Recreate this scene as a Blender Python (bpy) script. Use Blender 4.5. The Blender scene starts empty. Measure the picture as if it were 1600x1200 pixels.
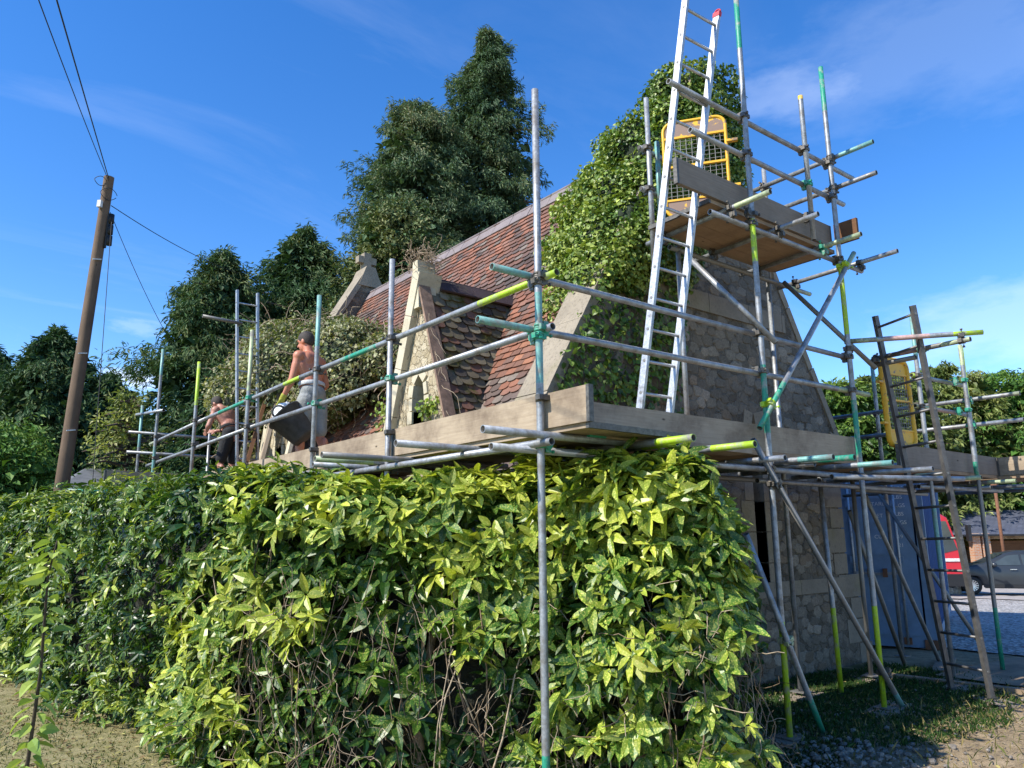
import bpy, bmesh, math, random
import numpy as np
from mathutils import Vector, Matrix
random.seed(7); RNG = np.random.default_rng(7)
rad = math.radians
scene = bpy.context.scene
COL = scene.collection

# ------------------------------------------------------------------ camera
F_PX, YAW, PITCH, ROLL = 1180.33, rad(51.737), rad(11.398), rad(-0.5227)
CAM = Vector((-3.047, -3.579, 1.6))
fw = Vector((math.cos(PITCH)*math.cos(YAW), math.cos(PITCH)*math.sin(YAW), math.sin(PITCH)))
r0 = Vector((math.sin(YAW), -math.cos(YAW), 0)); u0 = r0.cross(fw)
rt = math.cos(ROLL)*r0 + math.sin(ROLL)*u0
up = -math.sin(ROLL)*r0 + math.cos(ROLL)*u0
cam = bpy.data.objects.new('camera', bpy.data.cameras.new('camera')); COL.objects.link(cam)
cam.matrix_world = Matrix(((rt.x, up.x, -fw.x, CAM.x), (rt.y, up.y, -fw.y, CAM.y), (rt.z, up.z, -fw.z, CAM.z), (0, 0, 0, 1)))
cam.data.sensor_width = 36; cam.data.lens = F_PX/1600*36
cam.data.clip_start = 0.05; cam.data.clip_end = 2000
scene.camera = cam

# ------------------------------------------------------------------ light
SUN_EL, SUN_AZ = rad(43), rad(180-7)      # azimuth from +X towards +Y
sd = Vector((math.cos(SUN_EL)*math.cos(SUN_AZ), math.cos(SUN_EL)*math.sin(SUN_AZ), math.sin(SUN_EL)))
sl = bpy.data.lights.new('sun', 'SUN'); sl.energy = 5.0; sl.angle = rad(0.53); sl.color = (1, .95, .86)
sun = bpy.data.objects.new('sun', sl); COL.objects.link(sun)
sun.rotation_euler = sd.to_track_quat('Z', 'Y').to_euler(); sun.location = (0, 0, 30)
scene.view_settings.view_transform = 'Standard'; scene.view_settings.look = 'None'
scene.view_settings.exposure = 0.6; scene.view_settings.gamma = 1

w = bpy.data.worlds.new('World'); scene.world = w; w.use_nodes = True
nt = w.node_tree; nt.nodes.clear()
def N(nt, t, **k):
    n = nt.nodes.new(t)
    for a, b in k.items():
        if a == 'inp':
            for i, v in b.items():
                n.inputs[i].default_value = v
        else: setattr(n, a, b)
    return n
def L(nt, a, b): nt.links.new(a, b)
out = N(nt, 'ShaderNodeOutputWorld'); bg = N(nt, 'ShaderNodeBackground', inp={'Strength': .125}); L(nt, bg.outputs[0], out.inputs[0])
sky = N(nt, 'ShaderNodeTexSky', sky_type='NISHITA', sun_disc=False)
sky.sun_elevation = SUN_EL; sky.sun_rotation = math.atan2(sd.x, sd.y); sky.altitude = 50; sky.air_density = 1.0; sky.dust_density = .08; sky.ozone_density = 3.0
tc = N(nt, 'ShaderNodeTexCoord')
hs = N(nt, 'ShaderNodeHueSaturation', inp={'Hue': .509, 'Saturation': 1.32, 'Value': 1.36}); L(nt, sky.outputs[0], hs.inputs['Color'])
# thin cirrus: stretched noise over the direction of view, on a high flat layer (x/z, y/z)
sep = N(nt, 'ShaderNodeSeparateXYZ'); L(nt, tc.outputs['Generated'], sep.inputs[0])
zz = N(nt, 'ShaderNodeMath', operation='ADD', inp={1: .12}); L(nt, sep.outputs[2], zz.inputs[0])
dx = N(nt, 'ShaderNodeMath', operation='DIVIDE'); L(nt, sep.outputs[0], dx.inputs[0]); L(nt, zz.outputs[0], dx.inputs[1])
dy = N(nt, 'ShaderNodeMath', operation='DIVIDE'); L(nt, sep.outputs[1], dy.inputs[0]); L(nt, zz.outputs[0], dy.inputs[1])
cb = N(nt, 'ShaderNodeCombineXYZ'); L(nt, dx.outputs[0], cb.inputs[0]); L(nt, dy.outputs[0], cb.inputs[1])
mp = N(nt, 'ShaderNodeMapping'); mp.inputs['Rotation'].default_value = (0, 0, rad(38)); mp.inputs['Scale'].default_value = (1.0, 3.2, 1); mp.inputs['Location'].default_value = (3.1, 1.7, 0)
L(nt, cb.outputs[0], mp.inputs[0])
n1 = N(nt, 'ShaderNodeTexNoise', inp={'Scale': .75, 'Detail': 9, 'Roughness': .62, 'Distortion': 1.2}); L(nt, mp.outputs[0], n1.inputs['Vector'])
n2 = N(nt, 'ShaderNodeTexNoise', inp={'Scale': .55, 'Detail': 3}); L(nt, cb.outputs[0], n2.inputs['Vector'])
r1 = N(nt, 'ShaderNodeMapRange', inp={1: .54, 2: .9, 3: 0, 4: .17}); L(nt, n1.outputs[0], r1.inputs[0])
r2 = N(nt, 'ShaderNodeMapRange', inp={1: .42, 2: .62, 3: .12, 4: 1}); L(nt, n2.outputs[0], r2.inputs[0])
m1 = N(nt, 'ShaderNodeMath', operation='MULTIPLY'); L(nt, r1.outputs[0], m1.inputs[0]); L(nt, r2.outputs[0], m1.inputs[1])
def puff(d, size, amp):
    # a small cloud around one compass direction
    sub = N(nt, 'ShaderNodeVectorMath', operation='SUBTRACT', inp={1: d}); L(nt, tc.outputs['Generated'], sub.inputs[0])
    sc = N(nt, 'ShaderNodeVectorMath', operation='MULTIPLY', inp={1: (1/size, 1/size, 2.8/size)}); L(nt, sub.outputs[0], sc.inputs[0])
    nn = N(nt, 'ShaderNodeTexNoise', inp={'Scale': 2.2, 'Detail': 6, 'Roughness': .6}); L(nt, sc.outputs[0], nn.inputs['Vector'])
    ln = N(nt, 'ShaderNodeVectorMath', operation='LENGTH'); L(nt, sc.outputs[0], ln.inputs[0])
    a = N(nt, 'ShaderNodeMath', operation='MULTIPLY_ADD', inp={1: 1.5, 2: -.75}); L(nt, nn.outputs[0], a.inputs[0])
    b = N(nt, 'ShaderNodeMath', operation='ADD'); L(nt, ln.outputs['Value'], b.inputs[0]); L(nt, a.outputs[0], b.inputs[1])
    r = N(nt, 'ShaderNodeMapRange', inp={1: 1.0, 2: .35, 3: 0, 4: amp}); L(nt, b.outputs[0], r.inputs[0])
    return r
acc = m1
for pf in (puff((.189, .964, .187), .042, .62), puff((.745, .436, .504), .09, .10), puff((.929, .296, .223), .16, .20), puff((.187, .951, .246), .035, .14), puff((.817, .264, .513), .22, .08)):
    s = N(nt, 'ShaderNodeMath', operation='ADD', use_clamp=True); L(nt, acc.outputs[0], s.inputs[0]); L(nt, pf.outputs[0], s.inputs[1]); acc = s
mx = N(nt, 'ShaderNodeMixRGB', inp={'Color2': (7.6, 8.2, 9.2, 1)}); L(nt, acc.outputs[0], mx.inputs[0]); L(nt, hs.outputs[0], mx.inputs[1])
L(nt, mx.outputs[0], bg.inputs[0])

# ------------------------------------------------------------------ materials
MATS = {}
def newmat(name):
    m = bpy.data.materials.new(name); m.use_nodes = True; MATS[name] = m
    t = m.node_tree; t.nodes.clear()
    o = N(t, 'ShaderNodeOutputMaterial'); b = N(t, 'ShaderNodeBsdfPrincipled'); L(t, b.outputs[0], o.inputs[0])
    return m, t, b, o
def ramp(t, fac, stops):
    r = N(t, 'ShaderNodeValToRGB'); e = r.color_ramp.elements
    while len(e) < len(stops): e.new(.5)
    for i, (p, c) in enumerate(stops):
        e[i].position = p; e[i].color = (*c, 1)
    L(t, fac, r.inputs[0]); return r.outputs[0]
def noise(t, scale, detail=5, rough=.6, vec=None, dist=0):
    n = N(t, 'ShaderNodeTexNoise', inp={'Scale': scale, 'Detail': detail, 'Roughness': rough, 'Distortion': dist})
    if vec is not None: L(t, vec, n.inputs['Vector'])
    return n.outputs[0]
def coord(t, kind='Object', scale=None):
    c = N(t, 'ShaderNodeTexCoord').outputs[kind]
    if scale:
        m = N(t, 'ShaderNodeMapping'); m.inputs['Scale'].default_value = scale; L(t, c, m.inputs[0]); c = m.outputs[0]
    return c
def mix(t, fac, a, b, mode='MIX'):
    m = N(t, 'ShaderNodeMixRGB', blend_type=mode)
    for i, v in ((0, fac), (1, a), (2, b)):
        if hasattr(v, 'links') or hasattr(v, 'is_linked'): L(t, v, m.inputs[i])
        elif isinstance(v, tuple): m.inputs[i].default_value = (*v, 1)
        else: m.inputs[i].default_value = v
    return m.outputs[0]
def bump(t, b, h, strength=.4, dist=.01):
    n = N(t, 'ShaderNodeBump', inp={'Strength': strength, 'Distance': dist}); L(t, h, n.inputs['Height']); L(t, n.outputs[0], b.inputs['Normal'])
def simple(name, col, rough=.6, metal=0, var=.25, scale=12, bumps=.15, bd=.004, kind='Object', spec=None):
    m, t, b, o = newmat(name)
    c = coord(t, kind)
    n = noise(t, scale, 6, .65, c)
    lo = tuple(x*(1-var) for x in col); hi = tuple(min(1, x*(1+var)) for x in col)
    L(t, ramp(t, n, [(.3, lo), (.7, hi)]), b.inputs['Base Color'])
    b.inputs['Roughness'].default_value = rough; b.inputs['Metallic'].default_value = metal
    if spec is not None: b.inputs['Specular IOR Level'].default_value = spec
    if bumps: bump(t, b, noise(t, scale*3, 5, .6, c), bumps, bd)
    return m
def tube_mat(name, col, metal, wear):
    m, t, b, o = newmat(name)
    uv = coord(t, 'Object')
    n = noise(t, 9, 8, .7, uv); n2 = noise(t, 55, 4, .6, uv)
    base = ramp(t, n2, [(.25, tuple(c*.72 for c in col)), (.75, tuple(min(1, c*1.15) for c in col))])
    f = ramp(t, n, [(.54-wear*.3, (0, 0, 0)), (.70-wear*.2, (1, 1, 1))])
    c2 = mix(t, f, base, (.30, .28, .25) if metal < .1 else (.20, .185, .165))
    L(t, c2, b.inputs['Base Color']); b.inputs['Metallic'].default_value = metal
    L(t, ramp(t, n2, [(.3, (.42,)*3), (.8, (.62,)*3)]), b.inputs['Roughness'])
    bump(t, b, n2, .12, .002)
tube_mat('galvanised', (.34, .36, .38), .5, .30)
tube_mat('old_steel', (.23, .23, .22), .45, .35)
tube_mat('paint_green', (.02, .27, .17), 0, .12)
tube_mat('paint_teal', (.16, .36, .33), .1, .2)
tube_mat('paint_lime', (.38, .56, .02), 0, .12)
tube_mat('paint_yellow', (.80, .50, .03), 0, .02)
tube_mat('paint_pale_green', (.42, .50, .28), .1, .3)
tube_mat('paint_pink', (.50, .33, .30), .1, .2)
tube_mat('aluminium', (.50, .51, .52), .75, .0)
simple('paint_red', (.5, .03, .04), .4); simple('ladder_steel', (.14, .135, .13), .5, .5, .35, 14, .1, .001)
simple('coupler_steel', (.13, .12, .105), .55, .7, .4, 40)
simple('black', (.012, .012, .013), .6, 0, .2)
simple('tyre', (.02, .02, .02), .8); simple('tube_inside', (.07, .065, .06), .8)
simple('rubber', (.05, .05, .048), .75, 0, .45, 12)

def wood_mat(name, c1, c2, dark, stain=.5):
    m, t, b, o = newmat(name)
    uv = coord(t, 'UV'); mp = N(t, 'ShaderNodeMapping'); mp.inputs['Scale'].default_value = (1.2, 26, 1); L(t, uv, mp.inputs[0])
    g = noise(t, 3.0, 6, .7, mp.outputs[0], .6)
    col = ramp(t, g, [(.2, c1), (.62, c2), (.85, dark)])
    n = noise(t, 2.3, 5, .7, uv)
    f = ramp(t, n, [(.42, (0, 0, 0)), (.72, (stain,)*3)])
    col = mix(t, f, col, dark)
    # knots
    v = N(t, 'ShaderNodeTexVoronoi', inp={'Scale': 2.2}); mp2 = N(t, 'ShaderNodeMapping'); mp2.inputs['Scale'].default_value = (1, 2.3, 1); L(t, uv, mp2.inputs[0]); L(t, mp2.outputs[0], v.inputs['Vector'])
    k = ramp(t, v.outputs['Distance'], [(.02, (1, 1, 1)), (.06, (0, 0, 0))])
    col = mix(t, k, col, tuple(x*.35 for x in dark))
    L(t, col, b.inputs['Base Color']); b.inputs['Roughness'].default_value = .85; b.inputs['Specular IOR Level'].default_value = .2
    bump(t, b, g, .35, .003)
wood_mat('board_wood', (.45, .36, .26), (.33, .26, .18), (.14, .10, .07), .9)
wood_mat('ply_wood', (.40, .29, .18), (.31, .21, .13), (.17, .11, .07), .7)
wood_mat('grey_wood', (.30, .25, .20), (.22, .18, .14), (.12, .095, .07))
wood_mat('pole_wood', (.20, .14, .095), (.14, .098, .068), (.07, .048, .035), .5)
wood_mat('brown_timber', (.20, .10, .05), (.14, .07, .035), (.07, .035, .02), .3)

def stone_mat(name, cells, c_lo, c_mid, c_hi, mortar, mw=.035, depth=.012, warp=.35, stain=(.05, .05, .04), sf=.35):
    m, t, b, o = newmat(name)
    c = coord(t)
    wn = N(t, 'ShaderNodeTexNoise', inp={'Scale': 6, 'Detail': 3}); L(t, c, wn.inputs['Vector'])
    add = N(t, 'ShaderNodeVectorMath', operation='MULTIPLY_ADD', inp={1: (warp*.3,)*3}); L(t, wn.outputs['Color'], add.inputs[0]); L(t, c, add.inputs[2])
    ve = N(t, 'ShaderNodeTexVoronoi', feature='DISTANCE_TO_EDGE', inp={'Scale': cells}); L(t, add.outputs[0], ve.inputs['Vector'])
    vc = N(t, 'ShaderNodeTexVoronoi', inp={'Scale': cells}); L(t, add.outputs[0], vc.inputs['Vector'])
    sepc = N(t, 'ShaderNodeSeparateColor'); L(t, vc.outputs['Color'], sepc.inputs[0])
    col = ramp(t, sepc.outputs[0], [(.0, c_lo), (.5, c_mid), (1, c_hi)])
    n = noise(t, 28, 6, .7, c)
    col = mix(t, .55, col, ramp(t, n, [(.25, (.35,)*3), (.75, (1.25,)*3)]), 'MULTIPLY')
    ed = ramp(t, ve.outputs['Distance'], [(mw*.4, (0, 0, 0)), (mw*1.4, (1, 1, 1))])
    col = mix(t, ed, mortar, col)
    s = ramp(t, noise(t, 1.3, 6, .65, c), [(.45, (0, 0, 0)), (.7, (sf,)*3)])
    col = mix(t, s, col, stain)
    L(t, col, b.inputs['Base Color']); b.inputs['Roughness'].default_value = .92; b.inputs['Specular IOR Level'].default_value = .15
    hh = N(t, 'ShaderNodeMath', operation='ADD'); L(t, ed, hh.inputs[0]); L(t, n, hh.inputs[1])
    bump(t, b, hh.outputs[0], .8, depth)
stone_mat('rubble_wall', 7.5, (.13, .11, .085), (.19, .165, .13), (.27, .235, .19), (.22, .195, .155), .05, .04, .8)
stone_mat('crazed_stone', 10.5, (.40, .33, .21), (.48, .41, .28), (.56, .49, .35), (.22, .17, .10), .03, .016, .6, (.26, .22, .14), .4)
def dressed(name, col, lich=.5):
    m, t, b, o = newmat(name); c = coord(t)
    n = noise(t, 3, 8, .7, c); n2 = noise(t, 30, 6, .7, c)
    a = ramp(t, n, [(.3, tuple(x*.72 for x in col)), (.65, col)])
    sp = ramp(t, n2, [(.52, (0, 0, 0)), (.68, (lich,)*3)])
    a = mix(t, sp, a, tuple(x*.38 for x in col))
    g = ramp(t, noise(t, 2.2, 4, .6, c), [(.55, (0, 0, 0)), (.75, (.45,)*3)])
    a = mix(t, g, a, (.20, .19, .08))
    L(t, a, b.inputs['Base Color']); b.inputs['Roughness'].default_value = .9; b.inputs['Specular IOR Level'].default_value = .15
    bump(t, b, n2, .6, .008)
dressed('dressed_stone', (.31, .265, .20), .7); dressed('pale_stone', (.58, .52, .38), .35); dressed('grey_stone', (.27, .235, .185), .4)
dressed('ridge_clay', (.235, .20, .20), .4); dressed('dark_ridge_clay', (.075, .055, .06), .5)

def attr_mat(name, rough=.8, spec=.25, moss=0, bscale=60, bst=.4, mottle=.5):
    m, t, b, o = newmat(name)
    a = N(t, 'ShaderNodeVertexColor', layer_name='col').outputs[0]
    c = coord(t); n = noise(t, bscale, 6, .7, c)
    col = mix(t, mottle, a, ramp(t, n, [(.25, (.4,)*3), (.75, (1.45,)*3)]), 'MULTIPLY')
    li = ramp(t, noise(t, 17, 5, .7, c), [(.60, (0, 0, 0)), (.72, (.38,)*3)])
    col = mix(t, li, col, (.22, .195, .155)); big = noise(t, .9, 5, .7, c); col = mix(t, .75, col, ramp(t, big, [(.32, (.55, .53, .52)), (.5, (1, 1, 1)), (.7, (1.12, 1.02, .95))]), 'MULTIPLY')
    if moss:
        f = ramp(t, noise(t, 2.6, 6, .7, c), [(.50, (0, 0, 0)), (.62, (moss,)*3)])
        col = mix(t, f, col, (.085, .08, .02))
    L(t, col, b.inputs['Base Color']); b.inputs['Roughness'].default_value = rough; b.inputs['Specular IOR Level'].default_value = spec
    bump(t, b, n, bst, .004)
attr_mat('wall_stone', .95, .1, 0, 48, 1.0, .85); attr_mat('roof_tile', .72, .35); attr_mat('mossy_tile', .85, .2, 1.0)

def leaf_mat(name, dark, mid, bright, speck=None, rough=.35, trans=.22, spec=.5, spk_scale=90):
    """colour attribute: r = which leaf colour, g = random brightness"""
    m, t, b, o = newmat(name)
    a = N(t, 'ShaderNodeVertexColor', layer_name='col').outputs[0]
    s = N(t, 'ShaderNodeSeparateColor'); L(t, a, s.inputs[0])
    col = ramp(t, s.outputs[0], [(0, dark), (.5, mid), (1, bright)])
    if speck:
        n = noise(t, spk_scale, 3, .6, coord(t))
        f0 = ramp(t, n, [(.52, (0, 0, 0)), (.60, (1, 1, 1))])
        f = mix(t, 1.0, f0, s.outputs[0], 'MULTIPLY')
        col = mix(t, f, col, speck)
    col = mix(t, 1.0, col, ramp(t, s.outputs[1], [(0, (.62,)*3), (1, (1.3,)*3)]), 'MULTIPLY')
    L(t, col, b.inputs['Base Color']); b.inputs['Roughness'].default_value = rough; b.inputs['Specular IOR Level'].default_value = spec
    if trans:
        tr = N(t, 'ShaderNodeBsdfTranslucent'); L(t, mix(t, 1.0, col, (1.5, 1.6, .6), 'MULTIPLY'), tr.inputs[0])
        ms = N(t, 'ShaderNodeMixShader', inp={0: trans}); L(t, b.outputs[0], ms.inputs[1]); L(t, tr.outputs[0], ms.inputs[2]); L(t, ms.outputs[0], o.inputs[0])
leaf_mat('aucuba_leaf', (.014, .050, .008), (.070, .155, .018), (.41, .46, .05), (.60, .57, .13), .37, .22, .38)
leaf_mat('ivy_leaf', (.03, .072, .014), (.105, .18, .026), (.35, .40, .09), None, .42, .16, .35)
leaf_mat('dry_ivy_leaf', (.06, .09, .03), (.15, .18, .07), (.38, .36, .20), None, .5, .2, .3)
leaf_mat('conifer_green', (.030, .066, .027), (.066, .128, .048), (.17, .18, .07), None, .6, .1, .2)
leaf_mat('conifer_mixed', (.045, .092, .047), (.105, .168, .080), (.25, .225, .115), None, .6, .12, .25)
leaf_mat('conifer_bright', (.035, .09, .02), (.09, .20, .035), (.24, .33, .08), None, .6, .15, .2)
leaf_mat('shrub_leaf', (.04, .09, .018), (.11, .20, .03), (.36, .42, .09), None, .45, .2, .35)
leaf_mat('yellow_leaf', (.08, .12, .03), (.19, .23, .06), (.44, .42, .18), None, .5, .25, .3)
leaf_mat('grass_blade', (.02, .055, .012), (.05, .10, .018), (.30, .24, .10), None, .6, .2, .2)
leaf_mat('litter_leaf', (.12, .07, .035), (.24, .17, .08), (.36, .33, .12), None, .8, .1, .2)
simple('twig', (.36, .28, .19), .85, 0, .45, 25, .4)
simple('stem_brown', (.20, .14, .085), .85, 0, .45, 20, .4)
simple('dark_stem', (.055, .04, .028), .9, 0, .4, 20, .4)
simple('bark', (.10, .07, .05), .95, 0, .4, 14, .8, .02)
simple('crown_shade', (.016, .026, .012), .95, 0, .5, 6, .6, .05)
simple('hedge_shade', (.016, .017, .010), .95, 0, .6, 14, .6, .05)

# ------------------------------------------------------------------ mesh building
def bar_axes(d):
    d = Vector(d).normalized(); h = Vector((0, 0, 1)) if abs(d.z) < .9 else Vector((1, 0, 0))
    a = d.cross(h).normalized(); return d, a, d.cross(a).normalized()
class MB:
    def __init__(s): s.v = []; s.f = []; s.m = []; s.uv = []; s.slots = []; s.sm = []
    def slot(s, mat):
        if mat not in s.slots: s.slots.append(mat)
        return s.slots.index(mat)
    def face(s, idx, mat, uv=None, smooth=False):
        s.f.append(tuple(idx)); s.m.append(s.slot(mat)); s.uv.append(uv); s.sm.append(smooth)
    def box(s, c, ax, hs, mat, uvoff=None, taper=None):
        """c centre, ax three unit axes (u along ax0), hs half sizes"""
        c = Vector(c); A = [Vector(a) for a in ax]; b = len(s.v)
        o = uvoff if uvoff is not None else (random.random()*50, random.random()*50)
        for i in (-1, 1):
            for j in (-1, 1):
                for k in (-1, 1):
                    q = (taper if (taper and i > 0) else 1)
                    s.v.append(c + A[0]*hs[0]*i + A[1]*hs[1]*j*q + A[2]*hs[2]*k*q)
        for q, (p, r) in zip(((0, 1, 3, 2), (4, 6, 7, 5), (0, 4, 5, 1), (2, 3, 7, 6), (0, 2, 6, 4), (1, 5, 7, 3)), ((1, 2), (1, 2), (0, 2), (0, 2), (0, 1), (0, 1))):
            uv = []
            for x in q:
                loc = ((1 if x & 4 else -1)*hs[0], (1 if x & 2 else -1)*hs[1], (1 if x & 1 else -1)*hs[2])
                uv.append((loc[p]+o[0], loc[r]+o[1]))
            s.face([b+x for x in q], mat, uv)
    def bar(s, a, b_, w, h, mat, upv=(0, 0, 1)):
        a, b_ = Vector(a), Vector(b_); d = (b_-a); l = d.length; d.normalize()
        sd_ = d.cross(Vector(upv)); 
        if sd_.length < 1e-4: sd_ = d.cross(Vector((1, 0, 0)))
        sd_.normalize(); u = sd_.cross(d)
        s.box((a+b_)/2, (d, sd_, u), (l/2, w/2, h/2), mat)
    def aabb(s, lo, hi, mat):
        s.box([(lo[i]+hi[i])/2 for i in range(3)], ((1, 0, 0), (0, 1, 0), (0, 0, 1)), [(hi[i]-lo[i])/2 for i in range(3)], mat)
    def pipe(s, pts, r, mat, n=10, caps=True, smooth=True, radii=None):
        """solid tube along points"""
        pts = [Vector(p) for p in pts]; b = len(s.v); R = radii or [r]*len(pts)
        d0 = (pts[1]-pts[0]); _, a, c = bar_axes(d0)
        for i, p in enumerate(pts):
            d = (pts[min(i+1, len(pts)-1)]-pts[max(i-1, 0)]).normalized()
            a = (a - d*a.dot(d)).normalized(); c = d.cross(a)
            for k in range(n):
                t = 2*math.pi*k/n; s.v.append(p + a*math.cos(t)*R[i] + c*math.sin(t)*R[i])
        u = 0
        for i in range(len(pts)-1):
            l = (pts[i+1]-pts[i]).length
            for k in range(n):
                k2 = (k+1) % n
                s.face((b+i*n+k, b+i*n+k2, b+(i+1)*n+k2, b+(i+1)*n+k), mat, [(u, k/n*r*6), (u, (k+1)/n*r*6), (u+l, (k+1)/n*r*6), (u+l, k/n*r*6)], smooth)
            u += l
        if caps:
            s.face([b+k for k in reversed(range(n))], mat); s.face([b+(len(pts)-1)*n+k for k in range(n)], mat)
    def hollow(s, a, b_, mats, r=.0242, wall=.004, n=14):
        """scaffold tube: mats = [(fraction_end, material), ...]"""
        a, b_ = Vector(a), Vector(b_); d, p, q = bar_axes(b_-a); l = (b_-a).length
        fr = [0.0]+[m[0] for m in mats]
        rings = []
        for t in fr:
            b0 = len(s.v); rings.append(b0)
            for k in range(n):
                an = 2*math.pi*k/n; s.v.append(a + d*l*t + (p*math.cos(an)+q*math.sin(an))*r)
        for i, (t, mt) in enumerate(mats):
            for k in range(n):
                k2 = (k+1) % n; s.face((rings[i]+k, rings[i]+k2, rings[i+1]+k2, rings[i+1]+k), mt, None, True)
        for end, ring, sg in ((a, rings[0], 1), (b_, rings[-1], -1)):
            b0 = len(s.v)
            for dd in (0, .35):
                for k in range(n):
                    an = 2*math.pi*k/n; s.v.append(end + d*sg*dd + (p*math.cos(an)+q*math.sin(an))*(r-wall))
            mt = mats[0][1] if sg > 0 else mats[-1][1]
            for k in range(n):
                k2 = (k+1) % n
                f1 = (ring+k, b0+k, b0+k2, ring+k2) ; f2 = (b0+k, b0+n+k, b0+n+k2, b0+k2)
                if sg < 0: f1 = f1[::-1]; f2 = f2[::-1]
                s.face(f1, mt); s.face(f2, 'tube_inside', None, True)
            s.face([b0+n+k for k in range(n)], 'tube_inside')
    def poly(s, pts, mat, uv=None):
        b = len(s.v); s.v += [Vector(p) for p in pts]; s.face(range(b, b+len(pts)), mat, uv or [(p[0]+p[1], p[2]) for p in pts])
    def prism(s, pts, off, mat):
        """closed extrusion of a planar polygon by vector off"""
        b = len(s.v); n = len(pts); off = Vector(off)
        s.v += [Vector(p) for p in pts] + [Vector(p)+off for p in pts]
        s.face([b+i for i in reversed(range(n))], mat); s.face([b+n+i for i in range(n)], mat)
        for i in range(n):
            j = (i+1) % n; s.face((b+i, b+j, b+n+j, b+n+i), mat)
    def grid(s, P, mat, smooth=True, closed=False):
        """P rows x cols of points"""
        b = len(s.v); R = len(P); C = len(P[0])
        for row in P: s.v += [Vector(p) for p in row]
        for i in range(R-1):
            for j in range(C if closed else C-1):
                j2 = (j+1) % C
                s.face((b+i*C+j, b+i*C+j2, b+(i+1)*C+j2, b+(i+1)*C+j), mat, None, smooth)
    def ball(s, c, r, mat, sc=(1, 1, 1), n=10, m=7, jit=0):
        c = Vector(c); P = []
        for i in range(m+1):
            t = math.pi*i/m; row = []
            for k in range(n):
                a = 2*math.pi*k/n; j = 1+random.uniform(-jit, jit)
                row.append(c+Vector((math.sin(t)*math.cos(a)*r*sc[0]*j, math.sin(t)*math.sin(a)*r*sc[1]*j, math.cos(t)*r*sc[2]*j)))
            P.append(row)
        s.grid(P[::-1], mat, jit == 0, True)
ORG = {}
def empty(name, loc=(0, 0, 0)):
    o = bpy.data.objects.new(name, None); COL.objects.link(o); o.location = loc; o.empty_display_size = .2
    ORG[o.name] = Vector(loc); return o
def tag(o, label=None, cat=None, group=None, kind=None):
    if label: o['label'] = label
    if cat: o['category'] = cat
    if group: o['group'] = group
    if kind: o['kind'] = kind
    return o
def thing(name, loc, label, cat, group=None): return tag(empty(name, loc), label, cat, group)
def build(mb, name, parent=None, origin=None, recalc=False):
    """link an MB as one mesh object; vertices are world coordinates"""
    org = ORG[parent.name] if parent else Vector(origin or (0, 0, 0))
    me = bpy.data.meshes.new(name)
    me.from_pydata([tuple(Vector(v)-org) for v in mb.v], [], mb.f)
    for m in mb.slots: me.materials.append(MATS[m])
    me.polygons.foreach_set('material_index', mb.m); me.polygons.foreach_set('use_smooth', mb.sm)
    if any(u is not None for u in mb.uv):
        ul = me.uv_layers.new(name='uv'); d = []
        for f, u in zip(mb.f, mb.uv):
            if u is None or len(u) != len(f): u = [(0, 0)]*len(f)
            for q in u: d += [q[0], q[1]]
        ul.data.foreach_set('uv', d)
    if recalc:
        bm = bmesh.new(); bm.from_mesh(me); bmesh.ops.recalc_face_normals(bm, faces=bm.faces); bm.to_mesh(me); bm.free()
    me.update()
    o = bpy.data.objects.new(name, me); COL.objects.link(o); o.parent = parent
    if parent is None: o.location = org
    ORG[o.name] = org
    return o
def npmesh(name, V, FQ, mat, cols=None, parent=None, smooth=False, origin=None, extra=None):
    """V (n,3) world, FQ list of face index arrays (m,k); cols (n,3)"""
    org = np.array(ORG[parent.name] if parent else (origin or (0, 0, 0)))
    me = bpy.data.meshes.new(name); V = np.asarray(V, np.float32)-org.astype(np.float32)
    me.vertices.add(len(V)); me.vertices.foreach_set('co', V.ravel())
    idx = np.concatenate([f.ravel() for f in FQ]); tot = np.concatenate([np.full(len(f), f.shape[1]) for f in FQ])
    st = np.concatenate([[0], np.cumsum(tot)[:-1]])
    me.loops.add(len(idx)); me.loops.foreach_set('vertex_index', idx.astype(np.int32))
    me.polygons.add(len(tot)); me.polygons.foreach_set('loop_start', st.astype(np.int32)); me.polygons.foreach_set('loop_total', tot.astype(np.int32))
    me.polygons.foreach_set('use_smooth', np.full(len(tot), smooth))
    mats = mat if isinstance(mat, list) else [mat]
    for m in mats: me.materials.append(MATS[m])
    if extra is not None: me.polygons.foreach_set('material_index', extra.astype(np.int32))
    if cols is not None:
        at = me.color_attributes.new('col', 'FLOAT_COLOR', 'POINT'); c = np.ones((len(V), 4), np.float32); c[:, :3] = cols; at.data.foreach_set('color', c.ravel())
    me.update(calc_edges=True); me.validate()
    o = bpy.data.objects.new(name, me); COL.objects.link(o); o.parent = parent
    if parent is None: o.location = org
    ORG[o.name] = Vector(org)
    return o
def nrm(a): return a/np.maximum(np.linalg.norm(a, axis=-1, keepdims=True), 1e-9)
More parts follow.
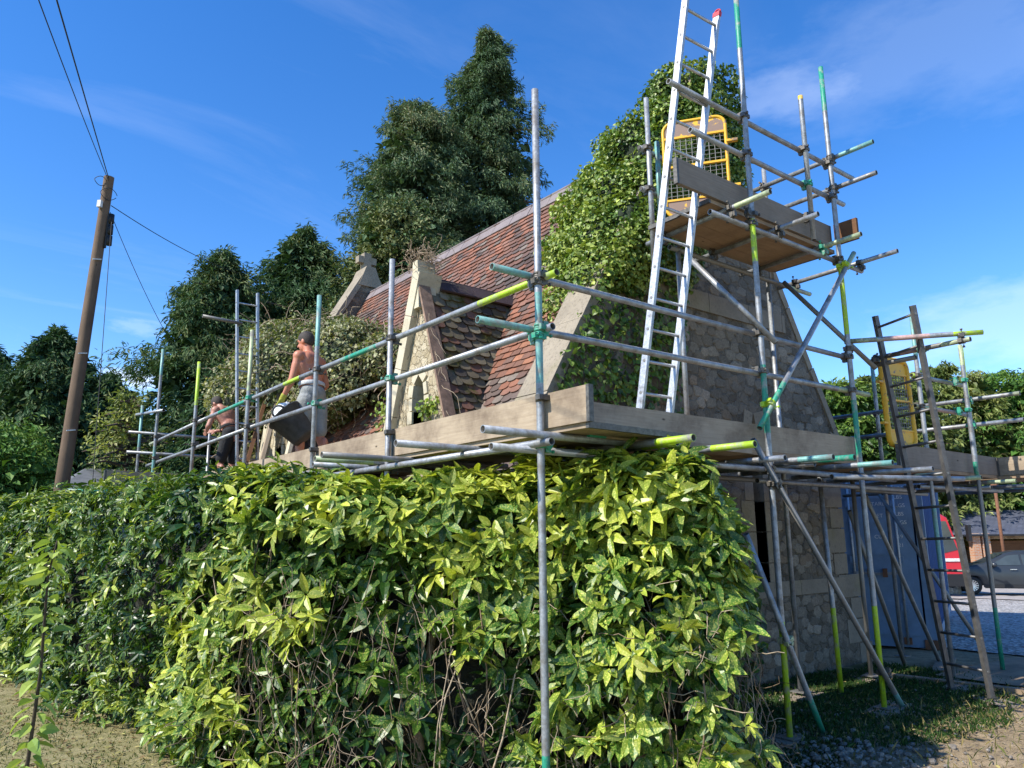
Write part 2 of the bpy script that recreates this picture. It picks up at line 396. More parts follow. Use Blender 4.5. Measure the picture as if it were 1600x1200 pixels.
def leaves(P, D, NV, Ln, W, droop, cr, cg, kind='leaf', fold=.16):
    """P bases, D directions, NV approx normals; returns V, F list, cols. kind leaf = 11 vert blade, small = 2 folded triangles pairs"""
    n = len(P); D = nrm(D); S = nrm(np.cross(D, NV)); U = np.cross(S, D)
    Ln = np.broadcast_to(Ln, n)[:, None]; W = np.broadcast_to(W, n)[:, None]; droop = np.broadcast_to(droop, n)[:, None]
    def pt(t, x, z): return P + D*Ln*t + S*W*x + U*(W*z*fold*2 - Ln*droop*t*t)
    if kind == 'leaf':
        ts = [(.2, .36), (.5, .5), (.8, .30)]
        rows = [pt(0, 0, 0)[:, None]]
        for t, h in ts: rows += [pt(t, -h, h)[:, None], pt(t, 0, 0)[:, None], pt(t, h, h)[:, None]]
        rows.append(pt(1, 0, 0)[:, None])
        V = np.concatenate(rows, 1); k = 11
        q = np.array([[1, 2, 5, 4], [2, 3, 6, 5], [4, 5, 8, 7], [5, 6, 9, 8]]); tr = np.array([[0, 2, 1], [0, 3, 2], [7, 8, 10], [8, 9, 10]])
        b = (np.arange(n)*k)[:, None, None]; F = [(q+b).reshape(-1, 4), (tr+b).reshape(-1, 3)]
    elif kind == 'wide':
        rows = [pt(0, 0, 0), pt(.28, -.5, .35), pt(.28, .5, .35), pt(.62, -.42, .3), pt(.62, .42, .3), pt(1, 0, -.1), pt(.45, 0, 0)]
        V = np.stack(rows, 1); k = 7
        tr = np.array([[0, 6, 1], [0, 2, 6], [1, 6, 3], [2, 4, 6], [3, 6, 5], [4, 5, 6]]); b = (np.arange(n)*k)[:, None, None]; F = [(tr+b).reshape(-1, 3)]
    else:
        V = np.stack([pt(0, 0, 0), pt(.5, -.5, .5), pt(1, 0, 0), pt(.5, .5, .5)], 1); k = 4
        tr = np.array([[0, 2, 1], [0, 3, 2]]); b = (np.arange(n)*k)[:, None, None]; F = [(tr+b).reshape(-1, 3)]
    c = np.zeros((n, k, 3)); c[:, :, 0] = np.broadcast_to(cr, n)[:, None]; c[:, :, 1] = np.broadcast_to(cg, n)[:, None]
    return V.reshape(-1, 3), F, c.reshape(-1, 3)
def merge(parts):
    V, C, FS, off = [], [], {}, 0
    for v, f, c in parts:
        V.append(v); C.append(c)
        for a in f: FS.setdefault(a.shape[1], []).append(a+off)
        off += len(v)
    return np.concatenate(V), [np.concatenate(x) for x in FS.values()], np.concatenate(C)
def rv(n, s=1): return RNG.normal(size=(n, 3))*s
def smooth_noise(P, sc, seed=0):
    """cheap smooth 3d noise in -1..1"""
    r = np.random.default_rng(seed); o = np.zeros(len(P))
    for k in range(6):
        d = r.normal(size=3); d /= np.linalg.norm(d); f = sc*(1+.5*k)
        o += np.sin(P@d*f + r.uniform(0, 6.28))/(1+.4*k)
    return o/2.6

def sst(a, b, x):
    t = np.clip((np.asarray(x, float)-a)/(b-a), 0, 1); return t*t*(3-2*t)
def gz(x, y):
    x = np.asarray(x, float); y = np.asarray(y, float)
    d = np.hypot(x+3.05, y+3.58)
    return -.75*sst(10, 40, d)*sst(4, 12, x) + .05*sst(4.5, 1.0, np.abs(y-.2))*sst(1.5, 3, x)*sst(9, 6, x)
def gzf(x, y): return float(gz(x, y))
def sheet(name, xs, ys, mat, dz=0, rough=0, mask=None, kind='structure', seed=3):
    X, Y = np.meshgrid(xs, ys, indexing='ij'); P = np.stack([X.ravel(), Y.ravel(), np.zeros(X.size)], 1)
    z = gz(P[:, 0], P[:, 1])+dz
    if rough: z = z + rough*(smooth_noise(P, 2.3, seed)+.6*smooth_noise(P, 7, seed+1)+.3*smooth_noise(P, 19, seed+2))*sst(60, 15, np.hypot(P[:, 0], P[:, 1]))
    P[:, 2] = z
    n, m = X.shape; i, j = np.meshgrid(range(n-1), range(m-1), indexing='ij'); a = (i*m+j).ravel()
    F = np.stack([a, a+m, a+m+1, a+1], 1)
    if mask is not None:
        c = P[F].mean(1); F = F[mask(c[:, 0], c[:, 1])]
    o = npmesh(name, P, [F], mat, smooth=True); return tag(o, kind=kind)
# ground material: dry lawn on the left, earth and weeds at the right, by place
m, t, b, o = newmat('ground_soil')
c = coord(t); sp = N(t, 'ShaderNodeSeparateXYZ'); L(t, c, sp.inputs[0])
nl = noise(t, 1.1, 8, .7, c); nm = noise(t, 7, 8, .75, c); nf = noise(t, 60, 5, .7, c)
lawn = ramp(t, nm, [(.30, (.14, .13, .05)), (.50, (.29, .25, .13)), (.68, (.42, .35, .21))])
lawn = mix(t, ramp(t, nf, [(.35, (0, 0, 0)), (.7, (.5,)*3)]), lawn, (.15, .17, .05))
soil = ramp(t, nm, [(.3, (.13, .10, .06)), (.5, (.30, .225, .135)), (.7, (.48, .37, .24))])
soil = mix(t, ramp(t, nf, [(.45, (0, 0, 0)), (.7, (.6,)*3)]), soil, (.40, .32, .22))
green = ramp(t, nm, [(.3, (.025, .05, .015)), (.7, (.06, .10, .025))])
gy = N(t, 'ShaderNodeMapRange', inp={1: -.75, 2: .35, 3: 0, 4: 1}); L(t, sp.outputs[1], gy.inputs[0])
gx = N(t, 'ShaderNodeMapRange', inp={1: 7.2, 2: 5.6, 3: 0, 4: 1}); L(t, sp.outputs[0], gx.inputs[0])
gg = N(t, 'ShaderNodeMath', operation='MULTIPLY'); L(t, gy.outputs[0], gg.inputs[0]); L(t, gx.outputs[0], gg.inputs[1])
gn = N(t, 'ShaderNodeMath', operation='MULTIPLY'); L(t, gg.outputs[0], gn.inputs[0]); L(t, ramp(t, nl, [(.38, (0, 0, 0)), (.5, (1, 1, 1))]), gn.inputs[1])
right = mix(t, gn.outputs[0], soil, green)
fx = N(t, 'ShaderNodeMapRange', inp={1: .0, 2: .8, 3: 0, 4: 1}); L(t, sp.outputs[0], fx.inputs[0])
col = mix(t, fx.outputs[0], lawn, right)
L(t, col, b.inputs['Base Color']); b.inputs['Roughness'].default_value = .95; b.inputs['Specular IOR Level'].default_value = .1
hh = N(t, 'ShaderNodeMath', operation='ADD'); L(t, nm, hh.inputs[0]); L(t, nf, hh.inputs[1]); bump(t, b, hh.outputs[0], .8, .02)
def spaced(lo, hi, flo, fhi, fine, n_out=26):
    mid = np.arange(flo, fhi, fine)
    a = flo-np.geomspace(fine*2, flo-lo, n_out)[::-1]; c = fhi+np.geomspace(fine*2, hi-fhi, n_out)
    return np.concatenate([a, mid, c])
sheet('ground', spaced(-700, 900, -6, 12, .12), spaced(-700, 900, -4, 12, .12), 'ground_soil', 0, .018)
# gravel yard
m, t, b, o = newmat('gravel'); c = coord(t)
v = N(t, 'ShaderNodeTexVoronoi', inp={'Scale': 22}); L(t, c, v.inputs['Vector']); s = N(t, 'ShaderNodeSeparateColor'); L(t, v.outputs['Color'], s.inputs[0])
col = ramp(t, s.outputs[0], [(0, (.16, .15, .14)), (.5, (.34, .33, .31)), (1, (.62, .60, .57))])
col = mix(t, .6, col, ramp(t, noise(t, .7, 7, .75, c), [(.3, (.6, .58, .55)), (.7, (1.15, 1.15, 1.15))]), 'MULTIPLY')
L(t, col, b.inputs['Base Color']); b.inputs['Roughness'].default_value = .9; bump(t, b, v.outputs['Distance'], 1, .03)
sheet('gravel_yard', np.arange(8.2, 46, .35), np.arange(-25, 30, .35), 'gravel', .03, .012, lambda x, y: (x > 8.2+.35*np.sin(y*1.7)) & (x+y*.4 < 28), seed=9)
simple('tarmac', (.34, .31, .285), .9, 0, .25, 5, .3, .01)
simple('concrete', (.235, .17, .11), .95, 0, .45, 3, .5, .015)
sheet('road', np.arange(20, 60, 1.), np.arange(-30, 30, 1.), 'tarmac', .06, 0, lambda x, y: (x+y*.4 >= 26.5) & (x+y*.4 < 40))
sheet('concrete_path', np.arange(5.75, 8.3, .14), np.arange(-3.2, .55, .15), 'concrete', .035, .006, lambda x, y: x > 5.9-.25*(y < -1)*1.0, seed=5)
# ---------------------------------------------------------------- cottage
YF, YB = 1.4, 10.0       # gable faces
XR, ZR, SL = 3.72, 6.35, 1.755
TH = math.atan(SL); zpar = .42
cott = thing('cottage', (3.72, 5.7, 0), 'old stone cottage with steep tiled roof, coped gables and a stone dormer behind the scaffold', 'cottage')
def curve_slab(outer, holes, thick):
    """2d polygons -> triangulated slab verts/faces (local x,y; extruded -z..+z), via filled curve"""
    cu = bpy.data.curves.new('tmp', 'CURVE'); cu.dimensions = '2D'; cu.fill_mode = 'BOTH'; cu.extrude = thick/2
    for poly in [outer]+holes:
        sp_ = cu.splines.new('POLY'); sp_.points.add(len(poly)-1); sp_.use_cyclic_u = True
        for p, q in zip(sp_.points, poly): p.co = (q[0], q[1], 0, 1)
    ob = bpy.data.objects.new('tmp', cu); COL.objects.link(ob)
    bpy.context.view_layer.update()
    me = bpy.data.meshes.new_from_object(ob.evaluated_get(bpy.context.evaluated_depsgraph_get()))
    vs = [v.co.copy() for v in me.vertices]; fs = [tuple(p.vertices) for p in me.polygons]
    bpy.data.objects.remove(ob); bpy.data.curves.remove(cu); bpy.data.meshes.remove(me)
    return vs, fs
def add_slab(mb, outer, holes, thick, mapf, mat):
    vs, fs = curve_slab(outer, holes, thick); b0 = len(mb.v)
    mb.v += [mapf(v) for v in vs]
    for f in fs: mb.face([b0+i for i in f], mat)
def lancet(cx, hw, z0, zs, za, n=7):
    """pointed arch outline, counterclockwise"""
    pts = [(cx-hw, z0), (cx+hw, z0)]
    for i in range(n+1):
        u = i/n; pts.append((cx+hw*(1-u**1.7), zs+(za-zs)*math.sin(u*math.pi/2)**.9 if u < 1 else za))
    for i in range(n, -1, -1):
        u = i/n
        if u < 1: pts.append((cx-hw*(1-u**1.7), zs+(za-zs)*math.sin(u*math.pi/2)**.9))
    return pts
def gx_(z, extra=0): return (6.35+zpar-z)/SL+extra
# gable outline (x, z); batter at the foot
def gable_poly(sgn=1):
    L_ = [(1.02, -.3), (1.10, .9), (1.22, 1.05), (1.30, 2.1), (1.05, 2.45), (1.30, 2.72), (XR, ZR+zpar+.12)]
    R_ = [(6.15, 2.72), (6.36, 2.45), (6.02, 2.1), (6.12, 1.05), (6.30, .9), (6.62, -.3)]
    return L_+R_
win = lancet(4.36, .10, .95, 2.25, 2.95)
mb = MB(); add_slab(mb, gable_poly(), [win], .40, lambda v: Vector((v.x, YF+.2+v.z, v.y)), 'rubble_wall'); build(mb, 'wall', cott, recalc=True)
mb = MB(); add_slab(mb, gable_poly(), [], .40, lambda v: Vector((v.x, YB-.2+v.z, v.y)), 'rubble_wall'); build(mb, 'wall', cott, recalc=True)
mb = MB()
for x0, x1 in ((1.50, 1.85), (5.60, 5.95)): mb.aabb((x0, YF+.4, -.3), (x1, YB-.4, 2.35), 'rubble_wall')
build(mb, 'wall', cott)
# rubble facing stones, each one a low bevelled lump standing proud of the mortar
def stone_facing(Yf, poly, hole, n_seed):
    r = np.random.default_rng(n_seed); PX = np.array([p[0] for p in poly]); PZ = np.array([p[1] for p in poly])
    def inside(x, z, px, pz):
        c = np.zeros(len(x), bool); n = len(px)
        for i in range(n):
            x0, z0, x1, z1 = px[i], pz[i], px[(i+1) % n], pz[(i+1) % n]
            k = ((z0 > z) != (z1 > z)) & (x < (x1-x0)*(z-z0)/((z1-z0) if z1 != z0 else 1e-9)+x0); c ^= k
        return c
    zs = np.arange(.02, 6.9, .118); P = []
    for i, z in enumerate(zs):
        x = np.arange(.9, 6.7, .165)+(.08 if i % 2 else 0); P.append(np.stack([x+r.normal(size=len(x))*.036, z+r.normal(size=len(x))*.026], 1))
    P = np.concatenate(P); x, z = P[:, 0], P[:, 1]; k = np.ones(len(P), bool)
    for ox, oz in ((.12, 0), (-.12, 0), (0, .1), (0, -.06)): k &= inside(x+ox, z+oz, PX, PZ)
    k &= ~((np.abs(x-hole) < .30) & (z > .85) & (z < 3.2)); k &= (np.abs(z-1.0) > .12) & (np.abs(z-4.12) > .15); k &= (x > 1.55) | (z > 2.2); k &= (x < 5.75) | (z > 2.2)
    P = P[k]; n = len(P); K = 9; a = np.linspace(0, 2*np.pi, K, endpoint=False)[None, :]+r.uniform(-.25, .25, (n, K)); rr = r.uniform(.74, 1.12, (n, K)); sx = r.uniform(.072, .112, (n, 1)); sz = r.uniform(.054, .074, (n, 1)); h = r.uniform(.003, .018, (n, 1))
    sq = (np.abs(np.cos(a))**4+np.abs(np.sin(a))**6)**(-1/6)
    ox = np.cos(a)*sq*rr*sx; oz = np.sin(a)*sq*rr*sz; V = []
    for q, f in ((1.0, -.004), (.93, .65), (.72, 1.0)): V.append(np.stack([P[:, :1]+ox*q, Yf-h*f+0*ox, P[:, 1:]+oz*q], 2))
    V = np.concatenate(V, 1); b = (np.arange(n)*3*K)[:, None]; F4 = []
    for ring in (0, 1):
        for q in range(K): q2 = (q+1) % K; F4.append(b+np.array([[ring*K+q, ring*K+q2, (ring+1)*K+q2, (ring+1)*K+q]]))
    F9 = b+np.array([[2*K+q for q in range(K)]])
    pal = np.array([(.18, .16, .13), (.205, .185, .15), (.24, .215, .175), (.15, .135, .11), (.27, .24, .195), (.215, .175, .13)]); c = pal[r.choice(6, n, p=(.25, .25, .17, .15, .08, .10))]*(.8+.4*r.random((n, 1)))
    return npmesh('facing_stones', V.reshape(-1, 3), [np.concatenate(F4), F9], 'wall_stone', np.repeat(c, 3*K, 0), cott)
stone_facing(YF, gable_poly(), 4.36, 77)
# quoins, string courses, window surround on the gable
mb = MB(); mbr = MB(); z = 0.0; k = 0
while z < 2.05:
    h = random.uniform(.24, .34); wd = .48 if k % 2 else .30; k += 1
    xl = 1.07+.1*min(1, z/1.0); xr = 6.52-.2*min(1, z/1.0) if z < 1 else 6.10
    mbr.box((xr-wd/2+.015, YF-.004+.1, z+h/2), ((1, 0, 0), (0, 1, 0), (0, 0, 1)), (wd/2, .105, h/2-.008), 'grey_stone')
    mb.box((xl+wd/2-.015, YF-.012+.1, z+h/2), ((1, 0, 0), (0, 1, 0), (0, 0, 1)), (wd/2, .115, h/2-.008), 'grey_stone'); z += h
build(mb, 'quoin_stones', cott); build(mbr, 'quoin_stones', cott)
for zc, h, x0, x1 in ((1.0, .16, 1.12, 6.28), (4.12, .22, 2.35, 5.15)):
    x = x0; mb = MB()
    while x < x1:
        l = min(random.uniform(.45, .8), x1-x)
        mb.aabb((x+.004, YF-.022, zc-h/2), (x+l-.004, YF+.1, zc+h/2), 'grey_stone'); x += l
    build(mb, 'string_course', cott)
def arch_blocks(mb, pts_in, wd, mp_, mat, depth, n_side=7):
    """rough voussoir and jamb blocks around a lancet; mp_(x, z, d)->world"""
    body = pts_in[1:]+[pts_in[0]]
    # resample the open path from right foot over the apex to the left foot
    P = [Vector((p[0], p[1])) for p in body]; ls = [0]
    for a, b_ in zip(P, P[1:]): ls.append(ls[-1]+(b_-a).length)
    T = ls[-1]; n = 2*n_side
    def at_(s):
        for i in range(len(ls)-1):
            if s <= ls[i+1]+1e-9:
                u = (s-ls[i])/max(1e-9, ls[i+1]-ls[i]); return P[i].lerp(P[i+1], u)
        return P[-1]
    cx = sum(p.x for p in P)/len(P)
    for i in range(n):
        s0, s1 = T*i/n, T*(i+1)/n; a, b_ = at_(s0+.006), at_(s1-.006); d = (b_-a).normalized(); nrm_ = Vector((d.y, -d.x))
        if nrm_.dot((a+b_)/2-Vector((cx, (P[0].y+P[len(P)//2].y)/2))) < 0: nrm_ = -nrm_
        wv = wd*(1 if i % 2 else .68)
        q = [a, b_, b_+nrm_*wv, a+nrm_*wv]
        bb = len(mb.v)
        for dd in (-.02, depth): mb.v += [mp_(p.x, p.y, dd) for p in q]
        for f in ((0, 1, 2, 3), (7, 6, 5, 4), (0, 4, 5, 1), (1, 5, 6, 2), (2, 6, 7, 3), (3, 7, 4, 0)): mb.face([bb+k_ for k_ in f], mat)
simple('dark_opening', (.05, .043, .036), .4, 0, .3, 8, 0)  # sheets behind the lancets, recess shade put into this dark colour
wd_ = MB(); arch_blocks(wd_, win, .23, lambda x, z, d: Vector((x, YF+d+.012, z)), 'dressed_stone', .2, 6)
wo = build(wd_, 'window', cott, recalc=True)
mb = MB(); mb.poly([(4.16, YF+.25, .9), (4.56, YF+.25, .9), (4.56, YF+.25, 3), (4.16, YF+.25, 3)], 'dark_opening'); build(mb, 'pane', wo)
# gable copings with kneelers and apex stone
def coping(Yc, wd, name='coping'):
    mb = MB()
    for sg in (-1, 1):
        top = Vector((XR, Yc, ZR+zpar+.12)); foot = Vector((XR+sg*(-1)*(-1)*(2.42), Yc, 2.72+.0))
        foot = Vector((XR+sg*2.42, Yc, 2.74)); d = (foot-top); l = d.length; d.normalize(); nn = Vector((-d.z*sg, 0, d.x*sg)) ; nn = Vector((sg*SL, 0, 1)).normalized()
        s = .18
        while s < l:
            e = min(l, s+random.uniform(.75, 1.0)); cc = top+d*(s+e)/2+nn*(.045+random.uniform(-.006, .006))
            mb.box(cc, (d, (0, 1, 0), nn), ((e-s)/2-.005, wd/2+random.uniform(-.006, .006), .05), 'dressed_stone'); s = e
        kx = XR+sg*2.52
        mb.prism([(kx-sg*.28, Yc-wd/2-.01, 2.86), (kx+sg*.10, Yc-wd/2-.01, 2.74), (kx+sg*.18, Yc-wd/2-.01, 2.55), (kx+sg*.12, Yc-wd/2-.01, 2.36), (kx-sg*.18, Yc-wd/2-.01, 2.30)], (0, wd+.02, 0), 'dressed_stone')
    mb.prism([(XR-.26, Yc-wd/2-.015, ZR+zpar-.22), (XR+.26, Yc-wd/2-.015, ZR+zpar-.22), (XR+.10, Yc-wd/2-.015, ZR+zpar+.20), (XR-.10, Yc-wd/2-.015, ZR+zpar+.20)], (0, wd+.03, 0), 'dressed_stone')
    return mb
build(coping(YF+.2, .44), 'coping', cott, recalc=True)
mb = coping(YB-.2, .44)
zt = ZR+zpar+.20
mb.aabb((XR-.08, YB-.28, zt), (XR+.08, YB-.12, zt+.34), 'dressed_stone'); mb.aabb((XR-.20, YB-.272, zt+.12), (XR+.20, YB-.128, zt+.26), 'dressed_stone')
build(mb, 'coping', cott, recalc=True)
# ------------------------------------------------ roof tiles, every tile modelled
def tile_field(origin, along, upv, width, length, tw, gauge, colf, keep, scf, jit=1.6, thick=.016, lift=.030):
    """origin at eaves, along = course direction, upv = up the slope. Returns V,F,C"""
    o_ = np.array(origin, float); a = nrm(np.array(along, float)); u = nrm(np.array(upv, float)); n = np.cross(a, u)
    if n[2] < 0: n = -n
    rows = int(length/gauge); Vs = []; Cs = []; F4 = []; off = 0
    F6 = []; F5 = []
    for r_ in range(rows):
        m_ = int(width/tw)+1; st = (r_ % 2)*.5*tw
        i = np.arange(-1, m_); x = i*tw+st+RNG.normal(size=len(i))*.003*jit
        s0 = r_*gauge+RNG.normal(size=len(i))*.004*jit
        cen = o_+a*(x[:, None]+tw/2)+u*(s0[:, None]+gauge/2)
        k = keep(cen) & (x > -tw*.6) & (x+tw < width+tw*.6)
        if not k.any(): continue
        x = x[k]; s0 = s0[k]; cen = cen[k]; nn = len(x); sc = scf(cen)  # scallop amount 0..1
        hgt = gauge*2.05; tilt = lift+RNG.random(nn)*.006*jit; rot = RNG.normal(size=nn)*.012*jit
        prof = [(-.5, 1.0), (-.5, .30), (-.36, .10), (-.14, .0), (.14, .0), (.36, .10), (.5, .30), (.5, 1.0)]
        P = []
        for (px, py) in prof:
            yy = py*1.0
            ysc = np.where(sc > .5, yy*gauge*.95, yy*gauge*.12) if py < 1 else np.full(nn, hgt)
            lx = px*tw*.965; hl = tilt*(1-ysc/hgt)+.004
            P.append(o_+a*(x+tw/2+lx+rot*ysc*2)[:, None]+u*(s0+ysc)[:, None]+n*hl[:, None])
        top = np.stack(P, 1); bot = top[:, 1:7]-n*thick
        V = np.concatenate([top, bot], 1).reshape(-1, 3); K = 14
        base = off+np.arange(nn)*K
        F8 = base[:, None]+np.array([[0, 1, 2, 3, 4, 5, 6, 7]]); F6.append(F8)
        for q in range(5): F4.append(np.stack([base+1+q+1, base+1+q, base+8+q, base+8+q+1], 1))
        F4.append(np.stack([base+1, base+0, base+8, base+8], 1)[:, :3]) if False else None
        col = colf(cen); Cs.append(np.repeat(col, K, 0)); Vs.append(V); off += nn*K
    return np.concatenate(Vs), [np.concatenate(F6), np.concatenate([f for f in F4 if f is not None])], np.concatenate(Cs)
DORM = [(3.66, 1.32), (7.78, 1.32)]; DZ = 4.52; DS = 2.95
def dorm_cover(P, dy, dx0):
    zr_ = ZR-SL*(XR-P[:, 0]); return (zr_ < DZ-DS*np.abs(P[:, 1]-dy)-.02) & (P[:, 0] > dx0-.1)
def main_keep(P):
    k = np.ones(len(P), bool)
    for dy, dx0 in DORM: k &= ~dorm_cover(P, dy, dx0)
    return k
def main_col(P):
    n = len(P); z = P[:, 2]; pal = np.array([(.215, .092, .056), (.178, .088, .060), (.138, .080, .062), (.105, .076, .064), (.26, .115, .065), (.150, .122, .100)])
    zz_ = z+.12*smooth_noise(P, 1.3, 4)
    wts = np.zeros((n, 6))
    red = ((zz_ > 3.35) & (zz_ < 4.55)) | (zz_ > 5.65)
    far = P[:, 1] > 4.4
    wts[:] = (.08, .24, .34, .18, .01, .15); wts[red] = (.26, .38, .22, .06, .03, .05); wts[(zz_ < 3.35)] = (.04, .14, .26, .30, .01, .25); wts[far & (zz_ < 3.9)] = (.40, .24, .10, .05, .16, .05)
    wts[far & (zz_ >= 3.9)] = (.26, .38, .20, .08, .03, .05)
    c = np.cumsum(wts, 1); r_ = RNG.random((n, 1))*c[:, -1:]; i = (r_ > c).sum(1).clip(0, 5)
    return pal[i]*(.75+.5*RNG.random((n, 1)))*(1+.15*smooth_noise(P, 2.1, 8))[:, None]
def main_sc(P):
    z = P[:, 2]; return np.where(((z > 4.45) & (z < 5.75)) | (z < 3.3), 1., 0.)
x_e = 1.32; z_e = ZR-SL*(XR-x_e)
upL = (XR-x_e, 0, ZR-z_e); Ls = math.hypot(XR-x_e, ZR-z_e)
V, F, Cc = tile_field((x_e, YF+.36, z_e), (0, 1, 0), upL, YB-YF-.72, Ls, .165, .098, main_col, main_keep, main_sc)
roof_thing = npmesh('roof', V, F, 'roof_tile', Cc, cott)
V, F, Cc = tile_field((2*XR-x_e, YF+.36, z_e), (0, 1, 0), (-(XR-x_e), 0, ZR-z_e), YB-YF-.72, Ls, .165, .098, main_col, lambda P: np.ones(len(P), bool), main_sc)
roof2 = npmesh('roof', V, F, 'roof_tile', Cc, cott)
mb = MB()   # battened slab under the tiles
for sg in (-1, 1):
    nn = Vector((sg*SL, 0, 1)).normalized()*-.03
    mb.prism([Vector((XR, YF+.34, ZR))+nn, Vector((XR+sg*(XR-x_e), YF+.34, z_e))+nn, Vector((XR+sg*(XR-x_e), YF+.34, z_e-.1))+nn, Vector((XR, YF+.34, ZR-.12))+nn], (0, YB-YF-.68, 0), 'brown_timber')
build(mb, 'roof_deck', cott, recalc=True)
# ridge tiles
mb = MB(); y = YF+.42
while y < YB-.45:
    l = .44
    for sg in (-1, 1):
        d = Vector((sg, 0, -SL)).normalized(); nn = Vector((sg*SL, 0, 1)).normalized()
        mb.box(Vector((XR, y+l/2, ZR+.065))+d*.10+nn*random.uniform(0, .004), (d, (0, 1, 0), nn), (.11, l/2-.006, .011), 'ridge_clay')
    mb.pipe([(XR, y+.006, ZR+.075), (XR, y+l-.006, ZR+.075)], .024, 'ridge_clay', 8); y += l
build(mb, 'ridge', cott)
# dormers
simple('roof_edge', (.20, .13, .09), .85, 0, .5, 10, .4)
def dorm_col(P):
    n = len(P); pal = np.array([(.15, .125, .085), (.11, .085, .065), (.20, .175, .12), (.17, .09, .065), (.07, .06, .05)]); i = RNG.integers(0, 5, n)
    return pal[i]*(.7+.6*RNG.random((n, 1)))
for di, (dy, dx0) in enumerate(DORM):
    dz0 = 2.25; hw0 = (DZ-dz0)/DS
    dorm = empty('dormer', (dx0, dy, 2.3)); dorm.parent = cott; dorm.location = Vector((dx0, dy, 2.3))-ORG[cott.name]
    op = lancet(dy-.02, .13, 2.70, 3.08, 3.40)
    outer = [(dy-hw0+.02, dz0), (dy+hw0-.02, dz0), (dy, DZ)]
    mb = MB(); add_slab(mb, outer, [op], .16, lambda v: Vector((dx0+.08+v.z, v.x, v.y)), 'crazed_stone'); build(mb, 'wall', dorm, recalc=True)
    mb = MB(); arch_blocks(mb, op, .10, lambda x, z, d: Vector((dx0+d-.004, x, z)), 'pale_stone', .14, 5); wo = build(mb, 'window', dorm, recalc=True)
    mb = MB(); mb.poly([(dx0+.20, dy-.2, 2.6), (dx0+.20, dy+.2, 2.6), (dx0+.20, dy+.2, 3.45), (dx0+.20, dy-.2, 3.45)], 'dark_opening'); build(mb, 'window_back', dorm)
    # coping: broad worn stone on the left rake, thin board edge on the right
    mb = MB()
    for sg, wdt, mt in ((1, .15, 'pale_stone'), (-1, .03, 'roof_edge')):
        top = Vector((dx0, dy, DZ+.12)); foot = Vector((dx0, dy+sg*(hw0+.06), dz0)); d = (foot-top); l = d.length; d.normalize(); nn = Vector((0, sg*DS, 1)).normalized()
        s = .0
        while s < l:
            e = min(l, s+(random.uniform(.45, .7) if sg > 0 else 2)); 
            mb.box(top+d*(s+e)/2+nn*(-.05 if sg > 0 else -.012)+Vector((.07 if sg > 0 else .015, 0, 0)), (d, (1, 0, 0), nn), ((e-s)/2-.004, .155 if sg > 0 else .075, wdt/2), mt); s = e
    mb.prism([(dx0-.07, dy-.085, DZ-.34), (dx0-.07, dy+.13, DZ-.34), (dx0-.07, dy+.06, DZ+.24), (dx0-.07, dy-.04, DZ+.24)], (.24, 0, 0), 'pale_stone')
    build(mb, 'coping', dorm, recalc=True)
    for sg in (-1, 1):
        # plane: from (y = dy+sg*hw0, z=dz0) up to (dy, DZ); along X
        xmax = XR-(ZR-DZ)/SL+.15; Lr = math.hypot(hw0, DZ-dz0)
        def keep(P): return (P[:, 2] > ZR-SL*(XR-P[:, 0])+.0) & (P[:, 0] > dx0+.12)
        V, F, Cc = tile_field((dx0+.12, dy+sg*hw0, dz0), (1, 0, 0), (0, -sg*hw0, DZ-dz0), xmax-dx0-.1, Lr-.08, .165, .104, dorm_col, keep, lambda P: np.ones(len(P)), 2.4, .016, .034)
        npmesh('roof', V, F, 'mossy_tile', Cc, dorm)
        mb = MB(); nn = Vector((0, sg*DS, 1)).normalized()*-.02
        a = Vector((dx0+.16, dy, DZ))+nn; b_ = Vector((xmax, dy, DZ))+nn; c_ = Vector((XR-(ZR-dz0)/SL, dy+sg*hw0, dz0))+nn; d_ = Vector((dx0+.16, dy+sg*hw0, dz0))+nn
        mb.poly([a, b_, c_, d_] if sg < 0 else [d_, c_, b_, a], 'brown_timber'); build(mb, 'roof_deck', dorm)
    mb = MB(); xm = XR-(ZR-DZ)/SL+.12
    for sg in (-1, 1):
        d = Vector((0, sg, -1.5)).normalized(); nn = Vector((0, sg*1.5, 1)).normalized(); x = dx0+.22
        while x < xm:
            e = min(xm, x+.5); mb.box(Vector(((x+e)/2, dy, DZ+.07))+d*.09, ((1, 0, 0), d, nn), ((e-x)/2-.004, .10, .012), 'dark_ridge_clay'); x = e
    build(mb, 'ridge', dorm)
